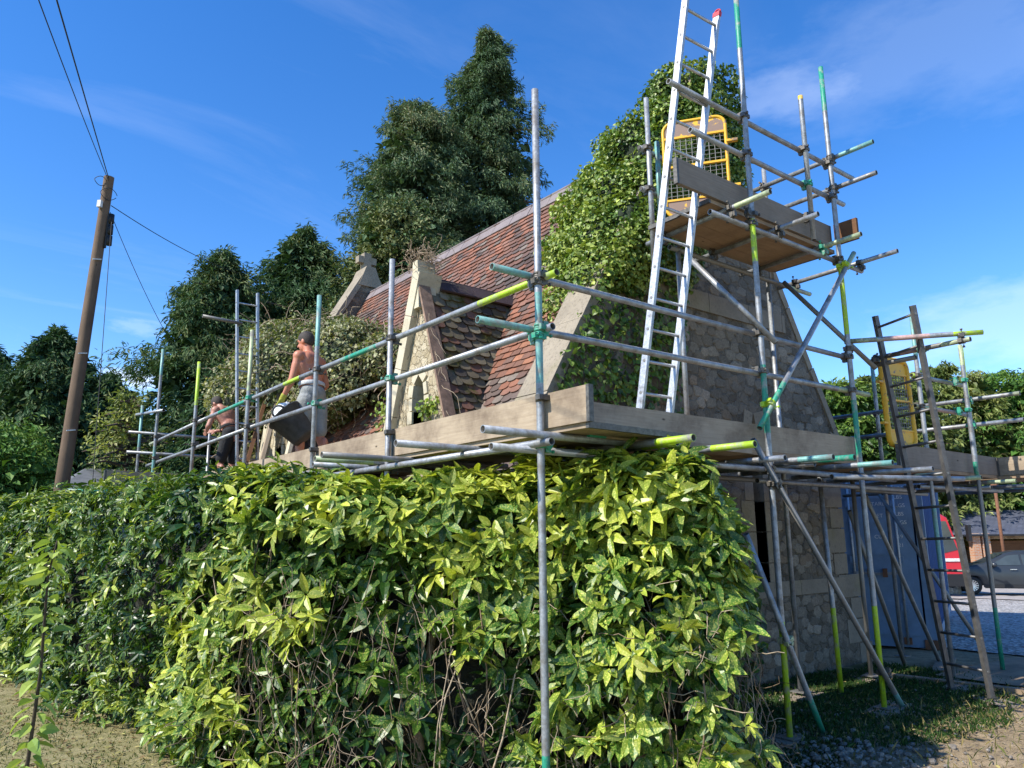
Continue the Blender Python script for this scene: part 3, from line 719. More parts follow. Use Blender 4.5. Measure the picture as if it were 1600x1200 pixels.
# ---------------------------------------------------------------- scaffolds
G, OS = 'galvanised', 'old_steel'
def tube(parent, name, a, b_, bands=None, base=G):
    """bands: list of (metres_from_a_start, end, material)"""
    a, b_ = Vector(a), Vector(b_); l = (b_-a).length; ms = []; cur = 0
    for s, e, mt in sorted(bands or []):
        s = max(0, s); e = min(l, e)
        if s > cur+1e-3: ms.append((s/l, base))
        ms.append((e/l, mt)); cur = e
    if cur < l-1e-3: ms.append((1, base))
    else: ms[-1] = (1, ms[-1][1])
    mb = MB(); mb.hollow(a, b_, ms); return build(mb, name, parent)
def coupler(parent, p, d1, d2, off, mat='coupler_steel', twist=0):
    """right-angle coupler: a sleeve round the first tube (at p, direction d1) and one round the second (at p+off, direction d2)"""
    p, d1, d2, off = Vector(p), Vector(d1).normalized(), Vector(d2).normalized(), Vector(off)
    mb = MB()
    for c, d in ((p, d1), (p+off, d2)):
        _, a, q = bar_axes(d)
        for s in (-.017, .017): mb.pipe([c+d*(s-.008), c+d*(s+.008)], .0315, mat, 14)
        mb.pipe([c-d*.02, c+d*.02], .0285, mat, 14)
        o = off.normalized() if off.length > 0 else a
        side = d.cross(o).normalized()
        for sg in (-1, 1):
            b0 = c+side*sg*.036
            mb.box(b0, (o, side, d), (.020, .012, .018), mat)
        bt = c+side*.040; sg = 1 if c == p else -1
        mb.pipe([bt-o*.03*sg, bt+o*.055*sg*-1], .006, mat, 6)
        mb.pipe([bt-o*.045*sg, bt-o*.058*sg], .012, mat, 6)
    return build(mb, 'coupler', parent)
Xv, Yv, Zv = Vector((1, 0, 0)), Vector((0, 1, 0)), Vector((0, 0, 1))
sc1 = thing('scaffold', (0, 0, 0), 'tube and board scaffold round the cottage front and gable with a raised tower', 'scaffold')
def standard(parent, x, y, z0, z1, bands=None, plate=False, base=G, x1=None, y1=None, name='standard'):
    o = tube(parent, name, (x, y, z0), (x if x1 is None else x1, y if y1 is None else y1, z1), [(s-z0, e-z0, m_) for s, e, m_ in (bands or [])], base)
    if plate:
        mb = MB(); mb.box((x, y, z0+.004), (Xv, Yv, Zv), (.075, .075, .004), OS); mb.pipe([(x, y, z0), (x, y, z0+.05)], .018, OS, 10); build(mb, 'base_plate', o)
    return o
gA = gzf(2.48, 0)+.03
FP = [(0, 4.61, [(0, .36, 'paint_green'), (2.55, 3.15, 'paint_teal')]), (1.95, 3.97, None), (3.46, 4.04, [(3.5, 4.04, 'paint_teal')]),
      (5.42, 4.11, [(3.35, 4.11, 'paint_pale_green')]), (7.6, 4.12, [(3.48, 4.12, 'paint_lime')]), (9.8, 4.75, [(2.2, 3.1, 'paint_teal'), (4.3, 4.75, 'paint_teal')]), (10.95, 3.95, [(3.2, 3.95, 'paint_teal')])]
fs = [standard(sc1, 0, y, 0, zt, bd, True) for y, zt, bd in FP]
# front guard rails in tube lengths, on the inside of the posts
RX = .049
r_up = [tube(sc1, 'guard_rail', (RX, -.13, 3.265), (RX, 3.95, 3.275), [(0, .85, 'paint_lime'), (2.4, 3.1, 'paint_green')]),
        tube(sc1, 'guard_rail', (RX, 3.96, 3.275), (RX, 7.2, 3.25), [(0, .01, G), (.0, .45, 'paint_lime'), (1.7, 2.7, 'paint_green')]),
        tube(sc1, 'guard_rail', (RX, 7.21, 3.25), (RX, 10.35, 3.20), [(2.8, 3.14, 'paint_pale_green')])]
r_lo = [tube(sc1, 'guard_rail', (RX, -.08, 2.915), (RX, 5.2, 2.91)), tube(sc1, 'guard_rail', (RX, 5.21, 2.91), (RX, 10.45, 2.84))]
for i, (y, zt, bd) in enumerate(FP[:6]):
    for z, mt in ((3.265 if i else 3.265, 'coupler_steel'), (2.915, 'coupler_steel'), (2.16, 'coupler_steel')):
        mt = 'paint_green' if (i, z) in ((0, 2.915), (1, 2.915), (2, 2.915), (3, 3.265), (0, 2.16)) else mt
        coupler(fs[i], (0, y, z), Zv, Yv, (RX, 0, 0), mt)
    if y < 9: # toe board clip
        mb = MB(); mb.box((.0, y-.03, 2.455), (Xv, Yv, Zv), (.045, .02, .016), 'coupler_steel'); mb.pipe([(0, y, 2.43), (0, y, 2.475)], .030, 'coupler_steel', 12); build(mb, 'board_clip', fs[i])
# front ledgers
tube(sc1, 'ledger', (-.049, -.16, 2.16), (-.049, 3.6, 2.16), base=G); tube(sc1, 'ledger', (-.049, 3.62, 2.15), (-.049, 10.9, 2.13))
tube(sc1, 'ledger', (.86, -.1, 2.13), (.86, 10.9, 2.13), base=OS)
for y, x0, mt in ((-.10, -.52, G), (.76, -.60, G), (1.68, -.70, OS), (1.98, -.62, 'paint_pale_green'), (2.43, -.44, G), (3.3, -.25, OS), (4.5, -.25, G), (6.2, -.25, OS), (7.6, -.2, G), (9.7, -.2, OS)):
    tube(sc1, 'transom', (x0, y, 2.205), (1.05, y+.02, 2.205), [(0, .5, mt)] if mt != G else None)
isf = [standard(sc1, .86, y, 0, zt, None, False) for y, zt in ((.85, 2.2), (3.4, 2.2), (5.5, 2.2), (9.8, 3.85))]
for z in (3.36, 3.02): tube(sc1, 'guard_rail', (-.3, 10.4, z+.03), (1.9, 10.44, z+.03))
tube(sc1, 'guard_rail', (-.05, 9.2, 3.62), (-.05, 11.1, 3.80))
def board(parent, a, b_, w_, h_, mat='board_wood', upv=(0, 0, 1), name='deck_board', bandend=None):
    mb = MB(); a, b_ = Vector(a), Vector(b_); mb.bar(a, b_, w_, h_, mat, upv)
    d = (b_-a).normalized(); sd_ = d.cross(Vector(upv)).normalized()
    for e, sg in ((a, 1), (b_, -1)):   # steel end bands
        mb.box(e+d*sg*.012, (d, sd_, Vector(upv)), (.013, w_/2+.0012, h_/2+.0012), 'coupler_steel')
    return build(mb, name, parent)
# front platform boards (z 2.23 .. 2.265)
segs = [(-.37, 2.05), (2.06, 5.3), (5.31, 8.0), (8.0, 10.2)]
for k, (y0, y1) in enumerate(segs):
    for j in range(4): board(sc1, (.175+j*.232, y0+random.uniform(-.02, .02) if k else y0+.012*j, 2.248), (.175+j*.232, y1-.01, 2.248), .225, .036)
for k, (y0, y1) in enumerate([(-.40, 1.93), (1.94, 4.9), (4.91, 7.3)]):
    board(sc1, (.058, y0, 2.375), (.058, y1, 2.372), .036, .222, name='toe_board')
board(sc1, (-1.18, 7.10, 2.36), (-.03, 7.14, 2.36), .036, .2, name='toe_board')
for j in range(2): board(sc1, (-1.3, 7.25+.23*j, 2.232), (-.03, 7.29+.23*j, 2.232), .225, .036)
tube(sc1, 'transom', (-1.6, 6.98, 2.19), (.9, 7.02, 2.19), [(0, .5, 'paint_green')])
# gable run
gst = [standard(sc1, 2.46, 0, gA, 6.95, [(gA, .92, 'paint_lime'), (2.42, 3.0, 'paint_green'), (3.92, 4.32, 'paint_lime'), (6.0, 6.95, 'paint_green')], True, x1=2.50),
       standard(sc1, 3.95, 0, gzf(3.95, 0)+.03, 6.41, [(0, .95, 'paint_lime'), (2.3, 2.85, 'paint_green'), (3.5, 4.2, 'paint_lime'), (5.9, 6.41, 'paint_green')], True)]
GY = .049
tube(sc1, 'guard_rail', (-.34, GY, 3.27), (4.02, GY, 3.285), [(0, .30, 'paint_teal')])
tube(sc1, 'guard_rail', (-.45, GY, 2.905), (4.35, GY, 2.955), [(0, .42, 'paint_teal'), (4.2, 4.8, 'paint_pale_green')])
for i, x in enumerate((2.48, 3.95)):
    for z, mt in ((3.28, 'coupler_steel'), (2.95, 'paint_yellow' if i == 0 else 'coupler_steel'), (2.13, 'coupler_steel')): coupler(gst[i], (x, 0, z), Zv, Xv, (0, GY, 0), mt if mt != 'paint_yellow' else 'coupler_steel')
for z, mt in ((3.27, 'coupler_steel'), (2.905, 'paint_green')): coupler(fs[0], (0, 0, z-.045), Zv, Xv, (0, GY, 0), mt)
tube(sc1, 'ledger', (-.35, GY, 2.13), (4.7, GY, 2.12)); tube(sc1, 'ledger', (.7, .90, 2.13), (5.6, .90, 2.13), base=OS)
for x, ye, mt, ye2 in ((.69, -.64, 'paint_lime', .3), (.80, -.42, 'paint_lime', .3), (1.30, -.66, 'paint_lime', .35), (2.30, -.25, G, 0), (2.57, -.50, 'paint_teal', .3), (2.74, -.58, 'paint_green', .34), (2.98, -.10, G, 0), (3.47, -.53, 'paint_teal', .3), (4.42, -.45, G, 0)):
    tube(sc1, 'transom', (x, ye, 2.185), (x+.02, 1.02, 2.195), [(0, ye2, mt)] if ye2 else None)
tube(sc1, 'transom', (3.2, -.12, 2.08), (5.15, -.42, 2.12)); tube(sc1, 'ledger', (2.9, .42, 2.07), (5.9, .40, 2.07))
ig = [standard(sc1, 3.93, .80, gzf(3.95, .8)+.05, 4.25, None, True), standard(sc1, 5.30, .80, gzf(5.3, .8)+.04, 2.2, None, True, OS), standard(sc1, 2.42, .78, 2.27, 4.3, None)]
for k, (x0, x1) in enumerate([(.95, 4.15), (4.16, 7.45)]):
    for j in range(4): board(sc1, (x0+.02*j, .19+j*.232, 2.262), (x1, .19+j*.232, 2.262), .225, .036, 'ply_wood')
board(sc1, (.10, GY+.045, 2.385), (4.05, GY+.045, 2.395), .036, .222, name='toe_board')
mb = MB(); mb.bar((.45, -.02, 2.235), (2.0, -.05, 2.225), .22, .036, 'board_wood'); mb.bar((.30, -.021, 2.235), (.449, -.02, 2.235), .2205, .0365, 'paint_green'); build(mb, 'deck_board', sc1)
# ---- tower platform
gr1 = tube(sc1, 'guard_rail', (1.50, GY, 5.30), (4.50, GY, 5.33)); gr2 = tube(sc1, 'guard_rail', (1.75, GY, 4.945), (4.24, GY, 4.96))
gr3 = tube(sc1, 'guard_rail', (3.999, -.43, 5.385), (3.999, 1.0, 5.385), [(0, .35, 'paint_teal')]); gr4 = tube(sc1, 'guard_rail', (3.999, -.43, 5.055), (3.999, .95, 5.055), [(.0, .1, G)])
for x, i in ((2.495, 0), (3.95, 1)):
    for z in (5.32, 4.95): coupler(gst[i], (x, 0, z), Zv, Xv, (0, GY, 0))
    coupler(gst[i], (x, 0, 4.28), Zv, Xv, (0, GY, 0))
coupler(gst[1], (3.95, 0, 5.375), Zv, Yv, (.049, 0, .01)); coupler(gst[1], (3.95, 0, 5.045), Zv, Yv, (.049, 0, .01)); coupler(gst[0], (2.485, 0, 4.36), Zv, Yv, (-.05, 0, 0))
cpost = standard(sc1, 3.49, 0, 4.37, 5.90, [(5.86, 5.90, 'paint_yellow')])
coupler(cpost, (3.49, 0, 5.325), Zv, Xv, (0, GY, 0)); coupler(cpost, (3.49, 0, 4.955), Zv, Xv, (0, GY, 0), 'paint_green'); coupler(cpost, (3.49, 0, 4.62), Zv, Xv, (0, GY, 0))
tube(sc1, 'ledger', (1.95, GY, 4.26), (4.48, GY, 4.28)); tube(sc1, 'ledger', (2.30, .78, 4.26), (4.72, .78, 4.27), [(2.0, 2.42, 'paint_pale_green')], OS)
for x, ye, mt, e_ in ((2.22, -.36, 'paint_pale_green', .34), (2.95, -.36, G, .0), (3.70, -.36, 'paint_pale_green', .4), (4.42, -.36, G, 0)):
    tr = tube(sc1, 'transom', (x, ye, 4.365), (x+.02, 1.0, 4.345), [(0, e_, mt)] if e_ else None, G if e_ == 0 else G)
    coupler(tr, (x, .03, 4.355), Yv, Xv, (0, 0, -.06), 'paint_green' if x == 3.70 else 'coupler_steel'); coupler(tr, (x, .77, 4.352), Yv, Xv, (0, 0, -.06))
for j in range(4): board(sc1, (2.02+.012*j, .19+j*.180, 4.405), (4.06, .19+j*.180, 4.412), .175, .036, 'ply_wood')
board(sc1, (1.58, GY+.045, 4.54), (3.98, GY+.045, 4.55), .036, .225, 'grey_wood', name='toe_board')
mb = MB(); mb.bar((4.10, -.14, 4.60), (4.10, .10, 4.60), .036, .22, 'brown_timber'); build(mb, 'toe_board', sc1)
bp = [standard(sc1, 2.09, .80, 4.0, 5.74), standard(sc1, 2.24, .82, 4.55, 5.34, [(4.55, 5.34, 'paint_teal')]), standard(sc1, 4.05, .82, 4.30, 5.62)]
for z in (5.22, 4.80): tube(sc1, 'guard_rail', (2.02, .85, z), (2.36, .86, z))
coupler(bp[0], (2.09, .80, 5.22), Zv, Xv, (0, .049, 0)); coupler(bp[0], (2.09, .80, 4.80), Zv, Xv, (0, .049, 0)); coupler(bp[2], (4.05, .82, 5.385), Zv, Yv, (-.05, 0, 0))
# braces
tube(sc1, 'brace', (4.14, -.055, 4.37), (2.28, -.055, 2.44), [(0, .22, 'paint_pale_green'), (2.1, 2.7, 'paint_green')])
coupler(gst[1], (3.95, 0, 4.20), Zv, (1, 0, 1), (0, -.055, 0), 'paint_lime'); coupler(gst[0], (2.47, 0, 2.66), Zv, (1, 0, 1), (0, -.055, 0), 'paint_lime')
tube(sc1, 'brace', (1.42, -.09, 3.68), (2.42, -.10, 3.14)) if False else tube(sc1, 'brace', (2.12, .42, 4.00), (2.50, -.13, 3.17))
tube(sc1, 'brace', (4.10, .72, 4.27), (4.42, -.02, 3.22), base=OS); coupler(gst[1], (3.95, 0, 3.36), Zv, (0, .6, 1), (.12, .06, 0))
rk = tube(sc1, 'raker', (2.17, -.058, 2.34), (4.18, -.058, gzf(4.2, 0)+.0), [(2.85, 3.1, 'paint_teal')], OS); coupler(gst[0], (2.465, 0, 2.0), Zv, (1, 0, -1.1), (0, -.056, 0)); coupler(gst[1], (3.95, 0, .38), Zv, (1, 0, -1.1), (0, -.056, 0))
tube(sc1, 'raker', (2.00, -.052, 1.60), (2.84, -.052, gzf(2.84, 0)), [(1.45, 1.9, 'paint_green')], G); coupler(gst[0], (2.465, 0, .78), Zv, (.5, 0, -1), (0, -.05, 0), 'paint_pale_green')
tube(sc1, 'raker', (5.36, .90, 1.85), (6.50, 1.0, gzf(6.5, 1)), None, OS); tube(sc1, 'raker', (5.40, .72, 2.02), (6.98, .80, gzf(7, .8)), [(0, .5, OS)], G)
tube(sc1, 'standard', (4.35, .62, gzf(4.3, .6)+.02), (4.30, .62, 2.2), [(0, .8, 'paint_lime')], G)
# ---- access bay at the right
sc2 = thing('scaffold', (7.0, .7, 0), 'scaffold bay with lime-topped posts beyond the gable corner, before the blue container', 'scaffold')
K_ = standard(sc2, 5.92, .22, gzf(5.9, .2)+.02, 4.12, [(1.2, 1.9, 'paint_teal'), (3.6, 4.12, 'paint_teal')], True)
M_ = standard(sc2, 6.62, .0, 2.2, 3.80, [(3.55, 3.80, 'paint_pale_green'), (2.2, 2.4, 'paint_green')], base=G)
N_ = standard(sc2, 6.86, .08, gzf(6.9, 0), 3.83, [(0, .75, 'paint_green'), (3.05, 3.83, 'paint_lime')], True, OS)
J_ = standard(sc2, 7.15, 1.33, gzf(7.1, 1.3)+.02, 3.93, [(3.5, 3.93, 'paint_teal')], True, G)
h1 = tube(sc2, 'guard_rail', (6.94, 1.95, 3.18), (6.94, -.45, 3.18), [(2.3, 2.4, 'paint_pale_green')]); h2 = tube(sc2, 'guard_rail', (6.94, 1.75, 2.87), (6.94, -.45, 2.87))
for z in (3.16, 2.86): coupler(N_, (6.87, .08, z), Zv, Yv, (.055, 0, .01), 'paint_green')
for z in (3.20, 2.89): coupler(J_, (7.15, 1.33, z), Zv, Yv, (-.055, 0, -.01))
tube(sc2, 'guard_rail', (5.84, .26, 3.38), (7.0, .13, 3.36), [(0, .1, 'paint_lime')]); tube(sc2, 'guard_rail', (5.84, .26, 3.02), (7.0, .13, 3.00), [(0, .3, 'paint_pale_green'), (.4, .8, 'paint_pink')])
for z in (3.38, 3.02): coupler(K_, (5.92, .22, z), Zv, Xv, (0, .05, 0)); coupler(M_, (6.62, 0, z-.01), Zv, Xv, (0, .1, 0), 'paint_green')
tube(sc2, 'guard_rail', (4.00, .06, 3.45), (4.68, -.93, 3.44), [(0, .3, 'paint_pale_green'), (.35, .75, 'paint_pink'), (.95, 1.3, 'paint_lime')], G)
u2_ = tube(sc2, 'guard_rail', (4.62, .10, 3.37), (4.56, -.86, 3.37), [(.3, .5, 'paint_pink'), (.7, .96, 'paint_pale_green')], OS); coupler(u2_, (4.58, -.4, 3.37), Yv, Zv, (.05, 0, 0), 'paint_green'); coupler(u2_, (4.565, -.78, 3.37), Yv, (.5, -.8, 0), (0, 0, .05), 'coupler_steel')
tube(sc2, 'guard_rail', (4.62, .10, 3.30), (4.60, -.34, 3.30), None, OS); coupler(u2_, (4.62, .06, 3.36), Yv, Zv, (-.04, 0, -.02), 'coupler_steel')
tube(sc2, 'ledger', (7.3, 2.0, 2.12), (7.06, .02, 2.12), None, OS); tube(sc2, 'ledger', (5.7, .26, 2.10), (7.6, .10, 2.10)); tube(sc2, 'ledger', (5.7, 1.0, 2.10), (7.6, 1.0, 2.10), None, OS)
for x in (5.3, 6.2, 7.2): tube(sc2, 'transom', (x, -.2, 2.19), (x, 1.1, 2.19), [(0, .3, 'paint_pale_green')])
board(sc2, (4.95, .10, 2.395), (7.50, .10, 2.395), .036, .222, 'grey_wood', name='toe_board')
board(sc2, (7.56, .10, 2.395), (7.56, -2.2, 2.395), .036, .222, 'board_wood', name='toe_board')
for j in range(4): board(sc2, (7.66+j*.23, 1.0, 2.262), (7.66+j*.23, -2.3, 2.262), .225, .036, 'ply_wood')
for y in (-1.9, -.9): tube(sc2, 'transom', (7.3, y, 2.20), (8.7, y, 2.20))
tube(sc2, 'ledger', (8.5, 1, 2.14), (8.5, -2.4, 2.14)); tube(sc2, 'ledger', (7.45, .9, 2.14), (7.45, -2.4, 2.14))
for x in (7.45, 8.5): standard(sc2, x, -2.2, gzf(x, -2.2), 3.4, None, True)
for x, y in ((7.15, 1.42), ): tube(sc2, 'brace', (7.12, 1.40, 2.1), (7.0, .3, .25), None, OS)
# ---- sole boards under the posts
def sole(x, y, rot, l, lab, z=None, mat='grey_wood', w_=.225):
    z0 = gzf(x, y)+.005 if z is None else z
    mb = MB(); d = Vector((math.cos(rot), math.sin(rot), random.uniform(-.02, .02))).normalized()
    c = Vector((x, y, z0)); mb.bar(c-d*l/2, c+d*l/2, w_, .038, mat); o = build(mb, 'sole_board', None, (x, y, z0)); return tag(o, lab, 'board')
SB = 'sole boards under the scaffold posts'
for a_ in ((4.02, .0, .15, .62, 'weathered sole board on the weeds under the lime-footed post and raker'), (2.5, .05, .3, .5, 'dark sole board beside the green-footed raker near the hedge'), (3.95, .80, .1, .5, 'sole board against the foot of the gable wall under an inner post'),
           (5.35, .82, .2, .45, 'pale sole board behind the lime-footed posts'), (5.02, -.52, .9, .42, 'bleached sole board under the right foot of the leaning ladder'), (5.55, .02, .2, .45, 'sole board under the left foot of the leaning ladder'),
           (6.86, .08, .1, .75, 'thick sole board under the green-footed post at the path edge')):
    tag(sole(*a_), None, None, SB)
# ---- ladders
def ladder(name, lab, foot_l, foot_r, top_l, top_r, n_r, mat, first, step, capcol=None, stile=(.028, .062), rmat=None):
    A, B_, C_, D_ = map(Vector, (foot_l, foot_r, top_l, top_r))
    t_ = thing(name, (A+B_)/2, lab, 'ladder')
    d1 = (C_-A).normalized(); acr = (B_-A).normalized(); nn = acr.cross(d1).normalized(); acr = d1.cross(nn).normalized()
    for p, q in ((A, C_), (B_, D_)):
        mb = MB(); dd = (q-p); l = dd.length; dd.normalize(); mb.box((p+q)/2, (dd, acr, nn), (l/2, stile[0]/2, stile[1]/2), mat)
        for k in range(n_r):
            c = p+dd*(first+step*k)
            if first+step*k < l: 
                for sg in (-1, 1): mb.pipe([c+acr*sg*(stile[0]/2+.0005), c+acr*sg*(stile[0]/2+.0035)], .0125, 'old_steel', 10)
        so = build(mb, 'stile', t_)
        if capcol and q is D_:
            mb = MB(); mb.box(q, (dd, acr, nn), (.022, stile[0]/2+.004, stile[1]/2+.004), capcol)
            P = [q+dd*.02+(nn*math.cos(a)+dd*(math.sin(a)))*.034 for a in np.linspace(0, math.pi, 8)]; mb.pipe(P, .007, capcol, 6); build(mb, 'end_cap', so)
        mb = MB(); mb.box(p+dd*.015, (dd, acr, nn), (.022, stile[0]/2+.004, stile[1]/2+.005), 'rubber'); build(mb, 'foot', so)
    e1, e2 = (C_-A).normalized(), (D_-B_).normalized()
    for k in range(n_r):
        s = first+step*k
        if s < min((C_-A).length, (D_-B_).length): 
            mb = MB(); p, q = A+e1*s, B_+e2*s; mb.pipe([p+acr*.015, q-acr*.015], .0135, rmat or mat, 8); build(mb, 'rung', t_)
    return t_
ladder('ladder', 'long aluminium ladder with a red end cap rising from platform to tower rails', (1.36, .45, 2.285), (1.71, .45, 2.285), (1.755, -.035, 6.42), (2.135, -.03, 6.17), 17, 'aluminium', .16, .262, 'paint_red')
ladder('ladder', 'grey steel ladder standing on the ground, leaning on the right-hand scaffold rails', (5.28, -.02, .06), (5.06, -.46, .06), (4.50, -.03, 3.78), (4.37, -.46, 3.76), 12, 'ladder_steel', .27, .31, None, (.045, .045))
ladder('ladder', 'tall thin ladder beside the ivy mass at the far end of the front platform', (.62, 7.5, 2.28), (.92, 7.5, 2.28), (.44, 7.5, 5.27), (.75, 7.5, 5.28), 11, 'aluminium', .2, .26, None, (.03, .06))
# far tube above the ladder
tb = tube(None, 'scaffold_tube', (-.05, 7.42, 4.76), (.52, 7.42, 4.74), None, OS); tag(tb, 'short grey tube clamped crosswise to the far thin ladder', 'tube')
# ---- yellow ladder gates
def gate(lab, o_, ax, upv, wd, ht, plate, frame, hinge, fr=.016):
    """o_ lower-left corner; ax along width, upv up"""
    o_ = Vector(o_); a = Vector(ax).normalized(); u = Vector(upv).normalized(); n_ = a.cross(u).normalized()
    t_ = thing('ladder_gate', o_, lab, 'gate'); P = lambda x, z, d=0: o_+a*x+u*z+n_*d
    def rrect(x0, z0, x1, z1, r, n=5):
        pts = []
        for cx, cz, s in ((x1-r, z0+r, -90), (x1-r, z1-r, 0), (x0+r, z1-r, 90), (x0+r, z0+r, 180)):
            for k in range(n+1):
                an = rad(s+90*k/n); pts.append((cx+r*math.cos(an), cz+r*math.sin(an)))
        return pts
    mb = MB(); c = rrect(0, 0, wd, ht, .09); mb.pipe([P(*p) for p in c]+[P(*c[0])], fr, frame, 8, False); mb.bar(P(.0, ht*.52), P(wd, ht*.52), .02, .03, frame, n_)
    mb.bar(P(0, ht*.17), P(wd, ht*.17), .02, .025, frame, n_); mb.bar(P(0, ht*.83), P(wd, ht*.83), .02, .025, frame, n_); build(mb, 'frame', t_)
    for z0, z1, tp in ((.005, ht*.165, 0), (ht*.835, ht-.005, 1)):
        q = rrect(.012, 0, wd-.012, .3, .08)
        if tp: poly = [(x, z) for x, z in rrect(.012, z0-.2, wd-.012, z1, .085) if z > z0-.0] ; poly = [(.012, z0)]+[p for p in reversed(poly)] + [(wd-.012, z0)]
        else: poly = [(wd-.012, z1)]+[p for p in reversed([p for p in rrect(.012, z0, wd-.012, z1+.2, .085) if p[1] < z1])] + [(.012, z1)]
        # order by angle round the centre
        cx = wd/2; cz = (z0+z1)/2; poly.sort(key=lambda p: math.atan2(p[1]-cz, p[0]-cx))
        mb = MB(); mb.prism([P(x, z, -.004) for x, z in poly], n_*.008, plate); build(mb, 'panel', t_, recalc=True)
    mb = MB(); 
    for k in range(1, 11): x = wd*k/11; mb.pipe([P(x, ht*.17), P(x, ht*.83)], .0038, 'old_steel', 4, False)
    for k in range(1, 15): z = ht*(.17+.66*k/15); mb.pipe([P(0, z), P(wd, z)], .0038, 'old_steel', 4, False)
    build(mb, 'wire_mesh', t_)
    for z in (.25, .72):
        mb = MB(); x = wd if hinge > 0 else 0; mb.bar(P(x, ht*z), P(x+hinge*.10, ht*z), .022, .045, frame, n_); build(mb, 'hinge', t_)
    return t_
m, t, b, o = newmat('flaked_plate'); c = coord(t)
nn = noise(t, 7, 6, .65, c, .5); col = mix(t, ramp(t, nn, [(.57, (0, 0, 0)), (.60, (1, 1, 1))]), (.23, .155, .12), (.75, .42, .03)); L(t, col, b.inputs['Base Color']); b.inputs['Roughness'].default_value = .65
m, t, b, o = newmat('gate_yellow'); c = coord(t)
nn = noise(t, 11, 6, .65, c, .5); col = mix(t, ramp(t, nn, [(.58, (0, 0, 0)), (.61, (1, 1, 1))]), (.72, .40, .02), (.25, .16, .10)); L(t, col, b.inputs['Base Color']); b.inputs['Roughness'].default_value = .55
gate('worn yellow ladder gate with wire mesh and brown flaked plates on the tower platform', (2.18, .69, 4.49), (.574, -.819, .0), (.0, .0, 1), .57, .95, 'flaked_plate', 'gate_yellow', 1)
gate('bright yellow ladder gate with wire mesh hanging beside the pole ladder', (4.93, .16, 2.50), (1, -.05, .04), (-.03, 0, 1), .53, .93, 'gate_yellow', 'gate_yellow', -1, .030)
# ---- leaning planks by the far dormer
for i, (a, b_, mt, lb) in enumerate((((.66, 6.90, 2.28), (1.22, 7.55, 3.95), 'board_wood', 'pale plank leaning against the far dormer'), ((.55, 7.2, 2.28), (1.15, 7.9, 3.9), 'brown_timber', 'dark brown plank leaning behind the pale one at the far dormer'), ((.95, 6.75, 2.28), (1.20, 6.95, 3.1), 'pale_stone', 'short pale coping piece propped at the foot of the far dormer'))):
    mb = MB(); mb.bar(a, b_, .17, .05, mt, (1, 0, .3)); tag(build(mb, 'plank', None, a), lb, 'plank', 'timbers propped at the far dormer')
# ---------------------------------------------------------------- hedge
HP = np.array([(-5.44, 21.24), (-3.08, 14.28), (-2.06, 8.76), (-1.77, 5.48), (-1.55, 3.65), (-1.33, 2.47), (-1.10, 1.68), (-.84, 1.15), (-.50, .72), (-.16, .46), (.12, .22), (.22, -.06), (.29, -.33), (.49, -.60), (.79, -.80), (1.10, -.76), (1.38, -.54), (1.62, -.18), (1.75, .3), (1.75, .95), (1.75, 1.4)])
def dens(P, n):
    seg = np.linalg.norm(np.diff(P, axis=0), axis=1); s = np.concatenate([[0], np.cumsum(seg)]); u = np.linspace(0, s[-1], n)
    # Catmull-like smoothing by repeated averaging
    Q = np.stack([np.interp(u, s, P[:, 0]), np.interp(u, s, P[:, 1])], 1)
    for _ in range(n//60): Q[1:-1] = .25*Q[:-2]+.5*Q[1:-1]+.25*Q[2:]
    return Q
HQ = dens(HP, 900); hseg = np.linalg.norm(np.diff(HQ, axis=0), axis=1); HS = np.concatenate([[0], np.cumsum(hseg)]); HT = HS[-1]
def hcurve(s):
    x = np.interp(s, HS, HQ[:, 0]); y = np.interp(s, HS, HQ[:, 1]); e = .05
    dx_ = np.interp(s+e, HS, HQ[:, 0])-np.interp(s-e, HS, HQ[:, 0]); dy_ = np.interp(s+e, HS, HQ[:, 1])-np.interp(s-e, HS, HQ[:, 1])
    l = np.hypot(dx_, dy_)+1e-9; return x, y, dy_/l, -dx_/l    # outward normal: to the right of travel? checked below
def s_of(x, y): return HS[np.argmin((HQ[:, 0]-x)**2+(HQ[:, 1]-y)**2)]
def htop(s):
    x, y, _, _ = hcurve(s); return 2.03+.10*sst(1.0, 4, y)+.10*sst(5, 12, y)+.06*sst(.3, .9, x)*sst(.8, .2, y)+.05*np.sin(s*2.3)+.03*np.sin(s*7.1)
sgn = -1.0
def hsurf(s, t, inset=0):
    """t = metres up the face, continuing over the top"""
    x, y, nx, ny = hcurve(s); nx, ny = nx*sgn, ny*sgn; H = htop(s)-inset*.8
    r_ = .22; tt = np.asarray(t, float)
    z = np.where(tt < H-r_, tt, 0); back = np.zeros_like(tt)
    a = np.clip((tt-(H-r_))/(r_*math.pi/2), 0, 1)*math.pi/2
    z = np.where(tt < H-r_, tt, H-r_+r_*np.sin(a)); back = np.where(tt < H-r_, 0, r_*(1-np.cos(a)))+np.clip(tt-(H-r_)-r_*math.pi/2, 0, None)
    bulge = .10*np.sin(np.clip(z/H, 0, 1)*math.pi)-.03
    P = np.stack([x, y, z], -1); Nn = np.stack([nx*np.cos(a), ny*np.cos(a), np.sin(a)+.0*x], -1)
    dsp = .10*smooth_noise(P, 2.2, 21)+.07*smooth_noise(P, 5.5, 22)
    o = bulge+dsp*np.cos(a)-inset-.42*sst(s_of(.30, -.4), s_of(1.62, -.18), s)*np.clip(z/H, 0, 1)**1.8
    P[..., 0] += nx*(o-back); P[..., 1] += ny*(o-back); P[..., 2] += dsp*np.sin(a)*.8+gz(P[..., 0], P[..., 1])
    return P, Nn
